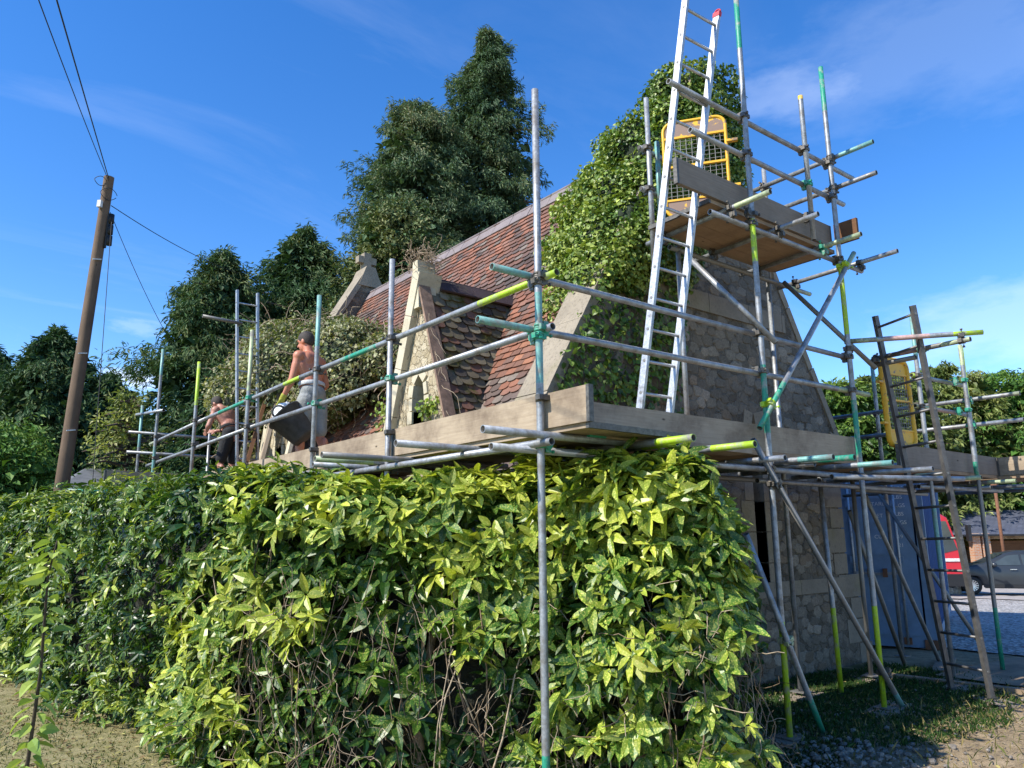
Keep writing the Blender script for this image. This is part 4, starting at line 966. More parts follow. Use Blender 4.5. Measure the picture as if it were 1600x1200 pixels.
# outward means towards the camera side: check the sign once
_x, _y, _nx, _ny = hcurve(np.array([s_of(.49, -.6)]))
if (_nx[0]*(-3.0-_x[0])+_ny[0]*(-3.6-_y[0]))*sgn < 0: sgn = 1.0
hedge = thing('hedge', (0, .6, 0), 'long glossy hedge of yellow-green speckled leaves filling the foreground below the platform', 'hedge')
sA, sB, sC = s_of(-1.33, 2.47), s_of(-.5, .72), s_of(1.10, -.76)
def shoots(n, depth_lo, depth_hi, keepf, lsc=1.0, tfree=False):
    # more shoots near the camera
    s = RNG.random(n*2)*HT; x, y, _, _ = hcurve(s); d = np.hypot(x+3.05, y+3.58)
    k = RNG.random(n*2) < np.clip((6.0/d)**1.1, .12, 1); s = s[k][:n]; d = d[k][:n]
    t = RNG.random(len(s))*(htop(s)+.95); P, Nn = hsurf(s, t); dep = RNG.uniform(depth_lo, depth_hi, len(s)); P = P-Nn*dep[:, None]
    kk = keepf(s, t, P); return s[kk], t[kk], P[kk], Nn[kk], d[kk]
def whorls(s, t, P, Nn, d, k=7, inner=False):
    n = len(s)
    if n == 0: return None
    rightness = sst(sA-1.5, sB, s)             # 0 left laurel-like, 1 broad yellow aucuba
    A = nrm(Nn*.75+np.array([0, 0, .55])+rv(n, .38))
    ref = nrm(np.cross(A, rv(n)))
    oth = np.cross(A, ref); parts = []
    size = (.082+.052*rightness)*(1+.35*(d > 9))*RNG.uniform(.6, 1.3, n)
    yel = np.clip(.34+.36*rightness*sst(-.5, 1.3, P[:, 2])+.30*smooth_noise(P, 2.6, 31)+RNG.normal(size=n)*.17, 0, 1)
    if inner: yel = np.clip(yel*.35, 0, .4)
    yel = np.where(RNG.random(n) < .012, .95, yel)
    for j in range(k):
        ph = 2*math.pi*(j/k)+RNG.uniform(-.35, .35, n); op = RNG.uniform(.75, 1.35, n)
        rd = ref*np.cos(ph)[:, None]+oth*np.sin(ph)[:, None]
        D = A*np.cos(op)[:, None]+rd*np.sin(op)[:, None]; D[:, 2] -= .22+.25*RNG.random(n); D = nrm(D)
        NV = nrm(A-D*(A*D).sum(1)[:, None]+rv(n, .18))
        l = size*RNG.uniform(.75, 1.2, n); w_ = l*(.34+.06*rightness)*RNG.uniform(.85, 1.15, n)
        parts.append(leaves(P+A*RNG.uniform(-.03, .02, n)[:, None]+rd*.006, D, NV, l, w_, RNG.uniform(-.05, .55, n), np.clip(yel+RNG.normal(size=n)*.12, 0, 1), RNG.random(n), 'leaf', .18))
    return merge(parts)
def gapf(P, s): return smooth_noise(P, 3.1, 44)
def keep_outer(s, t, P):
    sparse = sst(sA+.2, sB-.1, s)*sst(sC+1.2, sC+.4, s)*sst(1.25, .75, P[:, 2])
    g = gapf(P, s)
    edge_ = t > htop(s)-.40
    return ((g > -.50+.58*sparse+.30*sst(sA-3, sA+1, s)) | edge_) & (RNG.random(len(s)) < 1-.25*sparse) & (P[:, 2] > .02)
o1 = whorls(*shoots(5200, -.03, .10, keep_outer), k=7)
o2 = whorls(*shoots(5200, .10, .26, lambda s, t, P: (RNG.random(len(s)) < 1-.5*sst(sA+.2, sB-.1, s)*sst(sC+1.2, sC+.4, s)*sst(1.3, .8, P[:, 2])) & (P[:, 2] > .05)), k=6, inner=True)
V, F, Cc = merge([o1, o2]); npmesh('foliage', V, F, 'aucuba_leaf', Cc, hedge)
# dark sheet inside the hedge, interior shade put into its colour
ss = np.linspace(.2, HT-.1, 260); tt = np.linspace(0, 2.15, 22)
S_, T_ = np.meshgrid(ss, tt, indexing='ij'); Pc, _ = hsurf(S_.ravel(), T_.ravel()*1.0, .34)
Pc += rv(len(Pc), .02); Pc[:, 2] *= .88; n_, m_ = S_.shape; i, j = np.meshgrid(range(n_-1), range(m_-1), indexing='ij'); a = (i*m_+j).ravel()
npmesh('dark_inner_fill', Pc, [np.stack([a, a+1, a+m_+1, a+m_], 1)], 'hedge_shade', None, hedge)
# bare stems in the open lower part
mb = MB()
for q in range(180):
    s = sA+.15+random.random()*(sC+1.0-sA); deep = random.uniform(.03, .30)
    z1 = random.uniform(.4, 1.7); nst = 7; pts = []
    ph, ph2 = random.uniform(0, 6), random.uniform(0, 6); lean = random.gauss(0, .4)
    for k in range(nst):
        u = k/(nst-1); P, Nn = hsurf(np.array([s+lean*u+.05*math.sin(ph+u*5)]), np.array([z1*u+.01])); p = P[0]-Nn[0]*(deep*(1-.5*u)+.05*math.sin(ph2+u*6)); pts.append(p)
    r_ = random.choice((.002, .003, .003, .004, .004, .007)); mb.pipe(pts, r_, random.choice(('twig', 'stem_brown', 'dark_stem', 'stem_brown')), 5, False, True, [r_*(1-.45*k/nst) for k in range(nst)])
for q in range(480):   # fine tangled runners
    s = sA+.1+random.random()*(sC+1.3-sA); z = random.uniform(.05, 1.25); P, Nn = hsurf(np.array([s]), np.array([z])); p = Vector(P[0]-Nn[0]*random.uniform(-.04, .18)); d = Vector(rv(1)[0]).normalized(); pts = [p]
    for k in range(6): d = (d+Vector(rv(1)[0])*.45+Vector((0, 0, -.03))).normalized(); pts.append(pts[-1]+d*random.uniform(.03, .07))
    mb.pipe(pts, random.choice((.0014, .002, .0026)), random.choice(('twig', 'twig', 'stem_brown', 'dark_stem')), 4, False)
for sx in (sB+.02, sB+.75, sB+1.5):   # thick trunks
    P, Nn = hsurf(np.array([sx]), np.array([.02])); p = Vector(P[0]-Nn[0]*.18); pts = [p+Vector((0, 0, -.1))]
    for k in range(6): pts.append(pts[-1]+Vector((random.uniform(-.08, .1), random.uniform(-.05, .08), .26)))
    mb.pipe(pts, .035, 'stem_brown', 8, False, True, [.04, .036, .033, .03, .026, .022, .016])
build(mb, 'stems', hedge)
# ivy strands and small leaves low down in the hedge, part of the tangle
# ---------------------------------------------------------------- ivy
def ivy_patch(o_, ux, uy, U, Vv, maskf, per_m2, thick, size, cr, seed, hang=.5, noiseamp=.5):
    """sample a plane patch, leaves lifted off it by a bumpy thickness; maskf(u,v)->0..1"""
    ux, uy = nrm(np.array(ux, float)), nrm(np.array(uy, float)); nn = np.cross(ux, uy)
    n = int(per_m2*(U[1]-U[0])*(Vv[1]-Vv[0])); u = RNG.uniform(*U, n); v = RNG.uniform(*Vv, n); m_ = maskf(u, v)
    P0 = np.array(o_)+u[:, None]*ux+v[:, None]*uy; g = smooth_noise(P0, 4.2, seed); g2 = smooth_noise(P0, 11, seed+1)
    k = (m_ > .01) & (RNG.random(n) < np.clip(m_*1.6+(g-.4)*.5*(m_ < .95), 0, 1)); P0, m_, g, g2 = P0[k], m_[k], g[k], g2[k]; n = len(P0)
    h = thick*np.clip(np.sqrt(m_)*(1+noiseamp*g+.3*g2), .08, 2)*(1-.45*RNG.random(n)**2); P = P0+nn*h[:, None]
    D = nrm(nn*.35+np.array([0, 0, -hang])+rv(n, .55)); NV = nrm(nn*.8+np.array([0, 0, .45])+rv(n, .35))
    l = size*RNG.uniform(.65, 1.3, n)
    return leaves(P, D, NV, l, l*RNG.uniform(.75, 1.0, n), RNG.uniform(0, .25, n), np.clip(cr+.22*g+RNG.normal(size=n)*.2, 0, 1), RNG.random(n), 'wide', .12)
def ivy_blobs(B, per_m2, size, cr, seed, hang=.5, jag=.12, cull=True):
    parts = []
    for (c, r_) in B:
        c = np.array(c, float); r_ = np.array(r_, float); ar = 4*math.pi*((r_[0]*r_[1])**1.6/3+(r_[0]*r_[2])**1.6/3+(r_[1]*r_[2])**1.6/3)**(1/1.6)
        n = int(per_m2*ar); d = nrm(rv(n)); P = c+d*r_
        g = smooth_noise(P, 4.5, seed); P = c+d*r_*(1+jag*g+RNG.normal(size=n)*.05)[:, None]*(1-.18*RNG.random(n)**2)[:, None]
        Nn = nrm(d/r_)
        if cull:
            k = np.ones(n, bool)
            for (c2, r2) in B:
                if tuple(c2) != tuple(c): k &= ((((P-np.array(c2))/np.array(r2))**2).sum(1) > .72)
            P, Nn, g = P[k], Nn[k], g[k]; n = len(P)
        D = nrm(Nn*.5+np.array([0, 0, -hang])+rv(n, .55)); NV = nrm(Nn*.7+np.array([0, 0, .45])+rv(n, .4)); l = size*RNG.uniform(.6, 1.3, n)
        parts.append(leaves(P, D, NV, l, l*RNG.uniform(.7, 1.0, n), RNG.uniform(0, .25, n), np.clip(cr+.34*g+RNG.normal(size=n)*.2, 0, 1), RNG.random(n), 'wide', .12))
    return merge(parts)
def blob_core(B, mat, name, parent, sc=.84):  # dark balls under the ivy leaves, shade of the mass put into their colour
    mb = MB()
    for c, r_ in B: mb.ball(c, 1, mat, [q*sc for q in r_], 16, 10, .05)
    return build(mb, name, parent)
mb = MB(); mb.aabb((3.55, 1.42, 5.6), (4.25, 1.95, 6.62), 'rubble_wall'); mb.aabb((3.50, 1.38, 6.62), (4.30, 2.0, 6.72), 'dressed_stone'); build(mb, 'chimney', cott)
ivy = thing('ivy', (3.0, 1.4, 2.3), 'dense sunlit ivy smothering the chimney and gable top beside the tower platform', 'ivy')
bnd_z = np.array([2.9, 3.6, 3.9, 4.74, 5.34, 5.76, 6.45]); bnd_y = np.array([1.5, 1.85, 2.35, 3.0, 3.3, 3.1, 2.9])
nR = Vector((-SL, 0, 1)).normalized(); upR = np.array(upL)/Ls
def roofmask(u, v):   # u along -Y..., v up slope
    z = z_e+v*upR[2]; y = YF+u; b_ = np.interp(z, bnd_z, bnd_y)+.13*np.sin(z*7)+.10*np.sin(z*15+1)+.06*np.sin(z*33); return np.clip((b_-y)/.35, 0, 1)*(z > 3.0)
# plane frame chosen so that ux x uy points off the roof
pr = ivy_patch(np.array((x_e, YF, z_e))+np.array(nR)*.05, (0, -1, 0), upR, (-2.0, .0), (0, Ls), lambda u, v: roofmask(-u, v), 2200, .34, .05, .62, 51)
if True:
    chk = np.cross(np.array((0, -1., 0)), upR)
    assert chk[0]*nR[0]+chk[2]*nR[2] > 0 or True
def gmask(u, v):
    X, Z = u, v; lc = XR-(ZR+zpar+.12-Z)/SL; rb = np.interp(Z, [2.8, 4.2, 4.6, 5.0, 5.8, 6.9], [3.15, 3.35, 3.6, 3.95, 4.5, 4.5])
    return np.clip((X-lc+.22)/.12, 0, 1)*np.clip((rb-X)/.2, 0, 1)*np.clip((Z-2.6)/.3, 0, 1)
def gmask_lo(u, v): return gmask(u, v)*np.clip((4.7-v)/.6, 0, 1)*.55
def gmask_hi(u, v): return gmask(u, v)*np.clip((v-3.9)/.7, 0, 1)
p1 = ivy_patch((0, YF-.01, 0), (1, 0, 0), (0, 0, 1), (1.0, 4.8), (2.5, 7.0), gmask_lo, 700, .10, .065, .35, 61, 1.0)
p2 = ivy_patch((0, YF-.01, 0), (1, 0, 0), (0, 0, 1), (1.0, 4.8), (3.8, 7.2), gmask_hi, 2000, .22, .05, .55, 71, .7)
IB = [((3.86, 1.75, 6.35), (.66, .55, .62)), ((3.72, 1.75, 6.80), (.42, .45, .36)), ((4.05, 1.75, 5.85), (.55, .5, .6)), ((3.35, 1.85, 5.95), (.55, .55, .62)), ((3.0, 1.95, 5.25), (.55, .7, .6)), ((2.62, 1.85, 4.55), (.50, .65, .55)), ((2.25, 1.7, 4.10), (.34, .4, .38)), ((3.25, 2.5, 5.55), (.35, .5, .42)), ((2.9, 2.55, 4.95), (.32, .5, .38)), ((3.6, 2.2, 6.25), (.4, .6, .4)), ((2.55, 1.55, 4.75), (.26, .34, .42)), ((2.85, 1.55, 5.25), (.28, .34, .45)), ((3.12, 1.55, 5.75), (.28, .34, .45)), ((3.40, 1.55, 6.25), (.30, .34, .45)), ((2.30, 1.55, 4.30), (.20, .3, .34))]
p3 = ivy_blobs(IB, 1900, .048, .55, 81, .6, .36)
# ivy creepers on the wall below the platform and on the coping
p4 = ivy_patch((0, YF-.02, 0), (1, 0, 0), (0, 0, 1), (2.1, 4.2), (.0, 2.4), lambda u, v: np.clip((4.0+.5*np.sin(v*2.2)-u)/.4, 0, 1)*.6*(smooth_noise(np.stack([u, v, v*0], 1), 2.2, 5) > -.35), 520, .12, .085, .2, 91, .8)
V, F, Cc = merge([pr, p1, p2, p3, p4]); npmesh('foliage', V, F, 'ivy_leaf', Cc, ivy)
blob_core(IB, 'crown_shade', 'dark_inner_fill', ivy, .80)
# far mass over the second dormer
iv2 = thing('ivy', (1.5, 7.4, 2.6), 'twiggy half-dry ivy mound swallowing the far dormer behind the shirtless man', 'ivy')
JB = [((1.65, 7.9, 4.15), (.85, 1.15, .85)), ((1.75, 6.6, 3.95), (.70, .80, .70)), ((2.15, 5.65, 4.10), (.45, .60, .36)), ((1.45, 9.0, 3.9), (.75, .75, .9)), ((2.05, 7.2, 4.55), (.75, .9, .5)), ((1.5, 8.6, 4.65), (.6, .7, .5)), ((2.3, 5.1, 4.08), (.25, .35, .22))]
V, F, Cc = ivy_blobs(JB, 1000, .058, .55, 101, .5, .30); 
# scatter a share of leaves outward so the outline is ragged
npmesh('foliage', V, F, 'dry_ivy_leaf', Cc, iv2); blob_core(JB, 'crown_shade', 'dark_inner_fill', iv2, .78)
mb = MB()
for q in range(1300):
    c, r_ = random.choice(JB); d = Vector(rv(1)[0]).normalized(); p = Vector([c[k]+d[k]*r_[k]*random.uniform(.85, 1.08) for k in range(3)])
    if p.z < 2.6: continue
    dd = Vector(rv(1)[0]).normalized(); pts = [p]
    for k in range(5): dd = (dd+Vector(rv(1)[0])*.35+Vector((0, 0, -.15))).normalized(); pts.append(pts[-1]+dd*random.uniform(.05, .13))
    mb.pipe(pts, random.choice((.003, .004, .006)), random.choice(('twig', 'twig', 'stem_brown')), 4, False)
build(mb, 'stems', iv2)
# dead ivy tangle on the near dormer's apex, vines on its face, moss clump
tw = thing('dead_ivy', (1.32, 3.66, 4.5), 'tangle of dry brown vine stems perched on the near dormer peak', 'vine')
mb = MB()
for q in range(150):
    p = Vector((1.36+random.gauss(0, .10), 3.68+random.gauss(0, .13), 4.78+random.gauss(0, .07))); dd = Vector(rv(1)[0]).normalized(); pts = [p]
    for k in range(4): dd = (dd+Vector(rv(1)[0])*.5).normalized(); pts.append(pts[-1]+dd*random.uniform(.03, .07))
    mb.pipe(pts, random.choice((.0025, .004)), random.choice(('twig', 'twig', 'stem_brown')), 4, False)
for q in range(46):
    sg = random.choice((-1, 1, 1)); u = random.random(); p = Vector((1.30, 3.66+sg*(.02+.62*u), 4.6-1.85*u+random.uniform(-.1, .1))); pts = [p]; dd = Vector((0, sg*.3+random.gauss(0, .3), -1)).normalized()
    for k in range(7): dd = (dd+Vector((0, random.gauss(0, .35), random.gauss(-.05, .25)))).normalized(); pts.append(pts[-1]+dd*random.uniform(.05, .1)); pts[-1].x = 1.30+random.uniform(-.02, .01)
    mb.pipe(pts, random.choice((.002, .003)), random.choice(('twig', 'dark_stem')), 4, False)
build(mb, 'stems', tw)
cl = []
for (c, r_, n) in (((1.28, 3.40, 2.98), (.05, .16, .10), 130), ((1.28, 3.75, 2.72), (.06, .2, .08), 120), ((1.45, 4.55, 3.0), (.15, .25, .30), 260), ((2.28, 4.62, 3.95), (.12, .25, .14), 150), ((1.6, 4.45, 3.4), (.12, .12, .1), 60)):
    P = np.array(c)+rv(n)*np.array(r_)*.6; cl.append(leaves(P, nrm(rv(n)+np.array([-.4, 0, -.4])), nrm(rv(n)*.5+np.array([-.8, 0, .6])), RNG.uniform(.035, .065, n), RNG.uniform(.03, .05, n), .1, RNG.uniform(.5, 1, n), RNG.random(n), 'wide', .1))
V, F, Cc = merge(cl); npmesh('foliage', V, F, 'shrub_leaf', Cc, tw)
# ---------------------------------------------------------------- trees
def conifer(name, lab, base, H, rad_f, nb, mat, cr=.4, h0=.05, seed=0, spr=18, ll=.24, trunk=.22, droop=.35, lw=.22, per=6, lean=(0, 0), core=.62, cat='tree', group=None, wild=.25):
    bx, by, bz = base; t_ = thing(name, base, lab, cat, group); r = np.random.default_rng(seed)
    f = 1-(1-h0)*r.random(nb)**.85 if False else h0+(1-h0)*r.random(nb); az = r.random(nb)*2*math.pi; wl = r.random(nb)
    R = rad_f(f, az)*(1-wild*.5+wild*r.normal(size=nb)*.9).clip(.35, 1.75); R = R*np.where(wl > .92, 1.35, 1)
    parts = []
    for q in range(spr):
        t = .38+.62*(q+r.random(nb))/spr; lat = r.normal(size=nb)*.27*R*(1.15-t)+r.normal(size=nb)*.07
        o_ = np.stack([np.cos(az), np.sin(az)], 1); l_ = np.stack([-np.sin(az), np.cos(az)], 1)
        hor = o_*(R*t)[:, None]+l_*lat[:, None]; zc = f*H+R*(.28*t-droop*t*t)+r.normal(size=nb)*.10-np.abs(lat)*.3
        P0 = np.stack([bx+lean[0]*zc/H+hor[:, 0], by+lean[1]*zc/H+hor[:, 1], bz+zc], 1)
        dirb = nrm(np.stack([o_[:, 0], o_[:, 1], .25-2*droop*t], 1)+r.normal(size=(nb, 3))*.30)
        for j in range(per):
            D = nrm(dirb+r.normal(size=(nb, 3))*.55+np.array([0, 0, -.18])); NV = nrm(np.array([0, 0, 1.])+r.normal(size=(nb, 3))*.5+np.stack([o_[:, 0], o_[:, 1], 0*t], 1)*.5)
            P = P0+r.normal(size=(nb, 3))*.07; l = ll*r.uniform(.55, 1.25, nb)
            g = smooth_noise(P0, 1.1, seed+3)
            parts.append(leaves(P, D, NV, l, l*lw, r.uniform(.1, .5, nb), np.clip(cr+.30*g+r.normal(size=nb)*.16, 0, 1), r.random(nb), 'small', .1))
    V, F, Cc = merge(parts); npmesh('crown', V, F, mat, Cc, t_)
    # trunk and dense inner crown
    mb = MB(); mb.pipe([(bx, by, bz-.3), (bx+lean[0]*.3, by+lean[1]*.3, bz+H*.3), (bx+lean[0]*.9, by+lean[1]*.9, bz+H*.92)], trunk, 'bark', 10, False, True, [trunk, trunk*.8, .03])
    for q in range(min(nb, 90)):
        a = az[q]; z0_ = f[q]*H; lx = lean[0]*f[q]; ly = lean[1]*f[q]; mb.pipe([(bx+lx, by+ly, bz+z0_), (bx+lx+math.cos(a)*R[q]*.5, by+ly+math.sin(a)*R[q]*.5, bz+z0_+R[q]*.06), (bx+lx+math.cos(a)*R[q]*.92, by+ly+math.sin(a)*R[q]*.92, bz+z0_-R[q]*.04)], .03, 'bark', 5, False, True, [.045, .03, .01])
    build(mb, 'trunk', t_)
    if core:
        n = nb*7; fi = h0*.7+(.95-h0*.7)*r.random(n); ai = r.random(n)*2*math.pi; Ri = rad_f(fi, ai)*core*1.25*np.sqrt(r.random(n)); P = np.stack([bx+lean[0]*fi+np.cos(ai)*Ri, by+lean[1]*fi+np.sin(ai)*Ri, bz+fi*H-.1*Ri], 1)
        D = nrm(np.stack([np.cos(ai), np.sin(ai), -.3+0*ai], 1)+r.normal(size=(n, 3))*.5); sz = (ll*1.25+.035*rad_f(fi, ai))*r.uniform(.7, 1.3, n)
        V, F, Cc = leaves(P, D, nrm(np.array([0, 0, 1.])+r.normal(size=(n, 3))*.8), sz, sz*.7, .3, np.clip(cr-.25+r.normal(size=n)*.1, 0, 1), r.random(n)*.5, 'wide', .2); npmesh('dark_inner_fill', V, F, mat, Cc, t_)  # inner leaf cards, crown shade put into their darker colours
    if False:
        hs_ = np.linspace(h0*.6, .93, 16); P = []
        for h in hs_:
            aa = np.linspace(0, 2*math.pi, 20, endpoint=False); rr = rad_f(np.full(20, h), aa)*core*(1+.12*np.sin(aa*3+h*20)+r.normal(size=20)*.10)
            P.append([(bx+lean[0]*h+math.cos(a)*q, by+lean[1]*h+math.sin(a)*q, bz+h*H-.25*q) for a, q in zip(aa, rr)])
        mb = MB(); mb.grid(P, 'crown_shade', False, True); build(mb, 'dark_inner_fill', t_)
    return t_
def spire(k, lo, p=1.0, w2=0): return lambda f, a: k*np.clip((1-f), 0, 1)**p*(lo+(1-lo)*np.clip(f*3, 0, 1))*(1+.16*np.sin(a*2+f*9)+.10*np.sin(a*5+f*17))+.12
def dome(k, p=2.2, w=.15): return lambda f, a: k*np.sqrt(np.clip(1-np.clip((f-.35)/.65, 0, 1)**p, 0, 1))*(.8+.2*np.clip(f*4, 0, 1))*(1+w*np.sin(a*3+f*8)+.08*np.sin(a*7+f*13))+.1
conifer('conifer_tree', 'tallest grey-green conifer with a ragged pointed top behind the cottage ridge', (11.83, 16.53, 0), 20.0, lambda f, a: np.interp(f, [0, .35, .55, .68, .78, .88, .95, 1], [2.4, 2.5, 2.3, 1.95, 1.65, 1.1, .62, .12])*(1+.20*np.sin(a*2+f*11)+.12*np.sin(a*5+f*23)), 560, 'conifer_mixed', .42, .16, 11, 34, .19, .3, .38, .22, 10, wild=.36, core=.6)
conifer('conifer_tree', 'broad round-topped olive conifer pressed against the tallest conifer on its left', (9.15, 17.1, 0), 16.2, lambda f, a: np.interp(f, [0, .3, .6, .8, .9, .96, 1], [2.3, 2.5, 2.35, 2.0, 1.65, 1.15, .3])*(1+.12*np.sin(a*3+f*9)), 560, 'conifer_mixed', .50, .16, 12, 30, .17, .25, .30, .25, 10, wild=.24, core=.6)
conifer('holly_tree', 'small-leaved glossy dark green tree rising just behind the dormer and ridge', (7.15, 14.7, 0), 11.0, dome(1.9), 420, 'conifer_green', .75, .25, 13, 14, .13, .16, .15, .55, 9, wild=.22, core=.7)
conifer('conifer_tree', 'dark dense conifer directly behind the far cross-topped gable', (5.6, 17.7, 0), 10.9, lambda f, a: np.interp(f, [0, .3, .6, .8, .92, 1], [2.1, 2.2, 2.0, 1.6, 1.0, .15])*(1+.16*np.sin(a*3+f*9)+.1*np.sin(a*7+f*20)), 480, 'conifer_green', .40, .12, 14, 17, .18, .2, .30, .26, 9, wild=.3, core=.6)
conifer('conifer_tree', 'bushy dark conifer standing between the far ladder and the open sky', (3.05, 17.1, 0), 9.3, lambda f, a: np.interp(f, [0, .25, .5, .7, .88, 1], [1.6, 1.9, 1.95, 1.75, 1.2, .15])*(1+.18*np.sin(a*3+f*9)+.1*np.sin(a*6+f*20)), 480, 'conifer_green', .46, .10, 15, 17, .18, .2, .30, .26, 9, wild=.32, core=.6)
conifer('conifer_tree', 'lower dark shrubby conifer beside the men at the end of the platform', (2.75, 14.6, 0), 5.6, dome(1.25), 200, 'conifer_green', .5, .1, 16, 12, .2, .12, .25, .24, 6, core=.66)
G_ = 'distant conifers beyond the left hedge'
conifer('conifer_tree', 'pointed distant conifer straight behind the telegraph pole foot, tallest at the left edge', (1.45, 36.2, 0), 11.2, lambda f, a: np.interp(f, [0, .4, .75, .9, 1], [3.3, 3.2, 2.2, 1.2, .15])*(1+.1*np.sin(a*3+f*9)), 520, 'conifer_green', .42, .02, 17, 16, .30, .3, .35, .26, 6, group=G_, core=.7)
conifer('conifer_tree', 'rounded distant conifer to the right of the telegraph pole', (3.9, 37.0, 0), 9.4, lambda f, a: np.interp(f, [0, .4, .75, .9, 1], [2.6, 2.6, 2.2, 1.3, .15])*(1+.1*np.sin(a*3+f*9)), 420, 'conifer_green', .38, .02, 18, 16, .30, .3, .35, .26, 6, group=G_, core=.7)
conifer('conifer_tree', 'distant conifer cut by the left edge of the picture', (-1.05, 40.5, 0), 11.2, lambda f, a: np.interp(f, [0, .4, .75, .9, 1], [3.2, 3.0, 1.9, 1.1, .1]), 420, 'conifer_green', .38, .02, 19, 16, .3, .3, .35, .26, 6, group=G_, core=.7)
conifer('laurel_bush', 'clipped laurel bush with a sunlit yellow-green top at the left edge', (-2.15, 12.3, 0), 3.55, dome(1.12, 5, .06), 260, 'conifer_bright', .72, .05, 20, 12, .11, .05, .1, .42, 9, cat='bush', core=.84, wild=.08)
conifer('garden_shrub', 'airy yellowing shrub with open branches in front of the blue sky gap', (.75, 15.6, 0), 4.9, lambda f, a: np.interp(f, [0, .3, .6, .85, 1], [.9, 1.35, 1.15, .6, .15])*(1+.3*np.sin(a*3+f*12)), 120, 'yellow_leaf', .6, .25, 21, 8, .13, .05, .0, .42, 4, cat='shrub', core=0, wild=.45)
GR = 'trees across the yard on the right'
for i, (lb, bx, by, H, kk, mt, cr) in enumerate((
    ('dark shaded tree above the container top, leftmost across the yard', 34.8, 16.6, 10.0, 2.9, 'shrub_leaf', .35),
    ('olive bushy tree with creamy leaves behind the yellow gate', 38.5, 15.6, 10.8, 3.0, 'yellow_leaf', .32),
    ('tall bushy variegated tree behind the lime-topped posts', 42.6, 14.6, 11.6, 3.3, 'yellow_leaf', .42),
    ('bright green conifer hedge tree above the slate garage roof', 45.2, 12.4, 11.3, 3.3, 'conifer_bright', .45),
    ('bright green conifer at the right edge behind the garage', 47.0, 9.4, 12.0, 3.4, 'conifer_bright', .50),
    ('dark conifer behind the red lorry', 36.2, 15.8, 8.0, 2.2, 'conifer_green', .6))):
    conifer('yard_tree', lb, (bx, by, gzf(bx, by)), H, dome(kk, 3), 330, mt, cr, .02, 30+i, 14, .30, .25, .25, .36, 8, group=GR, core=.7, wild=.2)
# ---------------------------------------------------------------- ground cover
def tufts(n, region, hmin, hmax, name, lab, cr, seed, mat='grass_blade', keep=None, wd_=.006):
    r = np.random.default_rng(seed); P = np.stack([r.uniform(region[0], region[1], n), r.uniform(region[2], region[3], n), np.zeros(n)], 1)
    if keep is not None: P = P[keep(P)]
    n = len(P); P[:, 2] = gz(P[:, 0], P[:, 1])+.002; D = nrm(np.array([0, 0, 1.])+r.normal(size=(n, 3))*.55); l = r.uniform(hmin, hmax, n)
    V, F, C_ = leaves(P, D, nrm(r.normal(size=(n, 3))), l, wd_*r.uniform(.7, 1.5, n), r.uniform(.1, .8, n), np.clip(cr+r.normal(size=n)*.25, 0, 1), r.random(n), 'small', .05)
    return tag(npmesh(name, V, F, mat, C_), lab, None, None, 'stuff')
tufts(42000, (-7.5, -1.0, .5, 11.5), .015, .045, 'lawn_grass', 'short dry lawn grass', .62, 1, keep=lambda P: (smooth_noise(P, 1.6, 2) > -.15) & (P[:, 0] < -1.2), wd_=.008)
tufts(24000, (1.8, 6.4, -1.5, 1.4), .02, .055, 'weeds', 'green weeds and grass at the gable foot', .18, 2, keep=lambda P: (smooth_noise(P, 2.0, 7)+.9*sst(-1.1, .2, P[:, 1])-.6*sst(4.8, 6.0, P[:, 0]) > .35), wd_=.012)
tufts(900, (2.0, 6.0, -1.6, -.1), .04, .10, 'long_grass', 'scattered longer dry grass', .8, 3, wd_=.006)
def litter(n, region, name, lab, seed, keep=None, size=(.025, .06)):
    r = np.random.default_rng(seed); P = np.stack([r.uniform(region[0], region[1], n), r.uniform(region[2], region[3], n), np.zeros(n)], 1)
    if keep is not None: P = P[keep(P)]
    n = len(P); P[:, 2] = gz(P[:, 0], P[:, 1])+.022; a = r.random(n)*6.28; D = nrm(np.stack([np.cos(a), np.sin(a), r.normal(size=n)*.15], 1)); l = r.uniform(*size, n)
    V, F, C_ = leaves(P, D, nrm(np.array([0, 0, 1.])+r.normal(size=(n, 3))*.3), l, l*.45, r.uniform(-.2, .4, n), r.random(n), r.random(n), 'wide', .2)
    return tag(npmesh(name, V, F, 'litter_leaf', C_), lab, None, None, 'stuff')
litter(7500, (-6.5, -.6, .4, 10), 'leaf_litter', 'fallen leaves on the lawn along the hedge', 4, lambda P: RNG.random(len(P)) < np.clip(1.15-.5*np.abs(P[:, 0]+1.75), .08, 1))
litter(1500, (1.8, 6.2, -2.0, 1.2), 'leaf_litter', 'fallen leaves and chips on the earth by the scaffold feet', 5, size=(.015, .045))
m, t, b, o = newmat('rubble_stone'); c = coord(t); n_ = noise(t, 9, 5, .7, c); L(t, ramp(t, n_, [(.3, (.10, .085, .07)), (.55, (.22, .195, .165)), (.78, (.46, .44, .41))]), b.inputs['Base Color']); b.inputs['Roughness'].default_value = .9
mb = MB()
for q in range(700):
    x, y = random.gauss(2.25, .38), random.gauss(-.62, .36); r_ = random.choice((.006, .008, .010, .012, .018, .03))
    mb.ball((x, y, gzf(x, y)+r_*.5+.05*math.exp(-((x-2.2)**2+(y+.7)**2)*6)), r_, 'rubble_stone', (1, random.uniform(.6, 1), random.uniform(.4, .8)), 6, 4, .22)
for q in range(420):
    x, y = random.uniform(1.9, 6.2), random.uniform(-1.8, 1.1); r_ = random.choice((.006, .008, .012, .02)); mb.ball((x, y, gzf(x, y)+.01), r_, 'rubble_stone', (1, .8, .6), 5, 4, .2)
tag(build(mb, 'rubble'), 'heap of broken stones and mortar at the hedge foot', None, None, 'stuff')
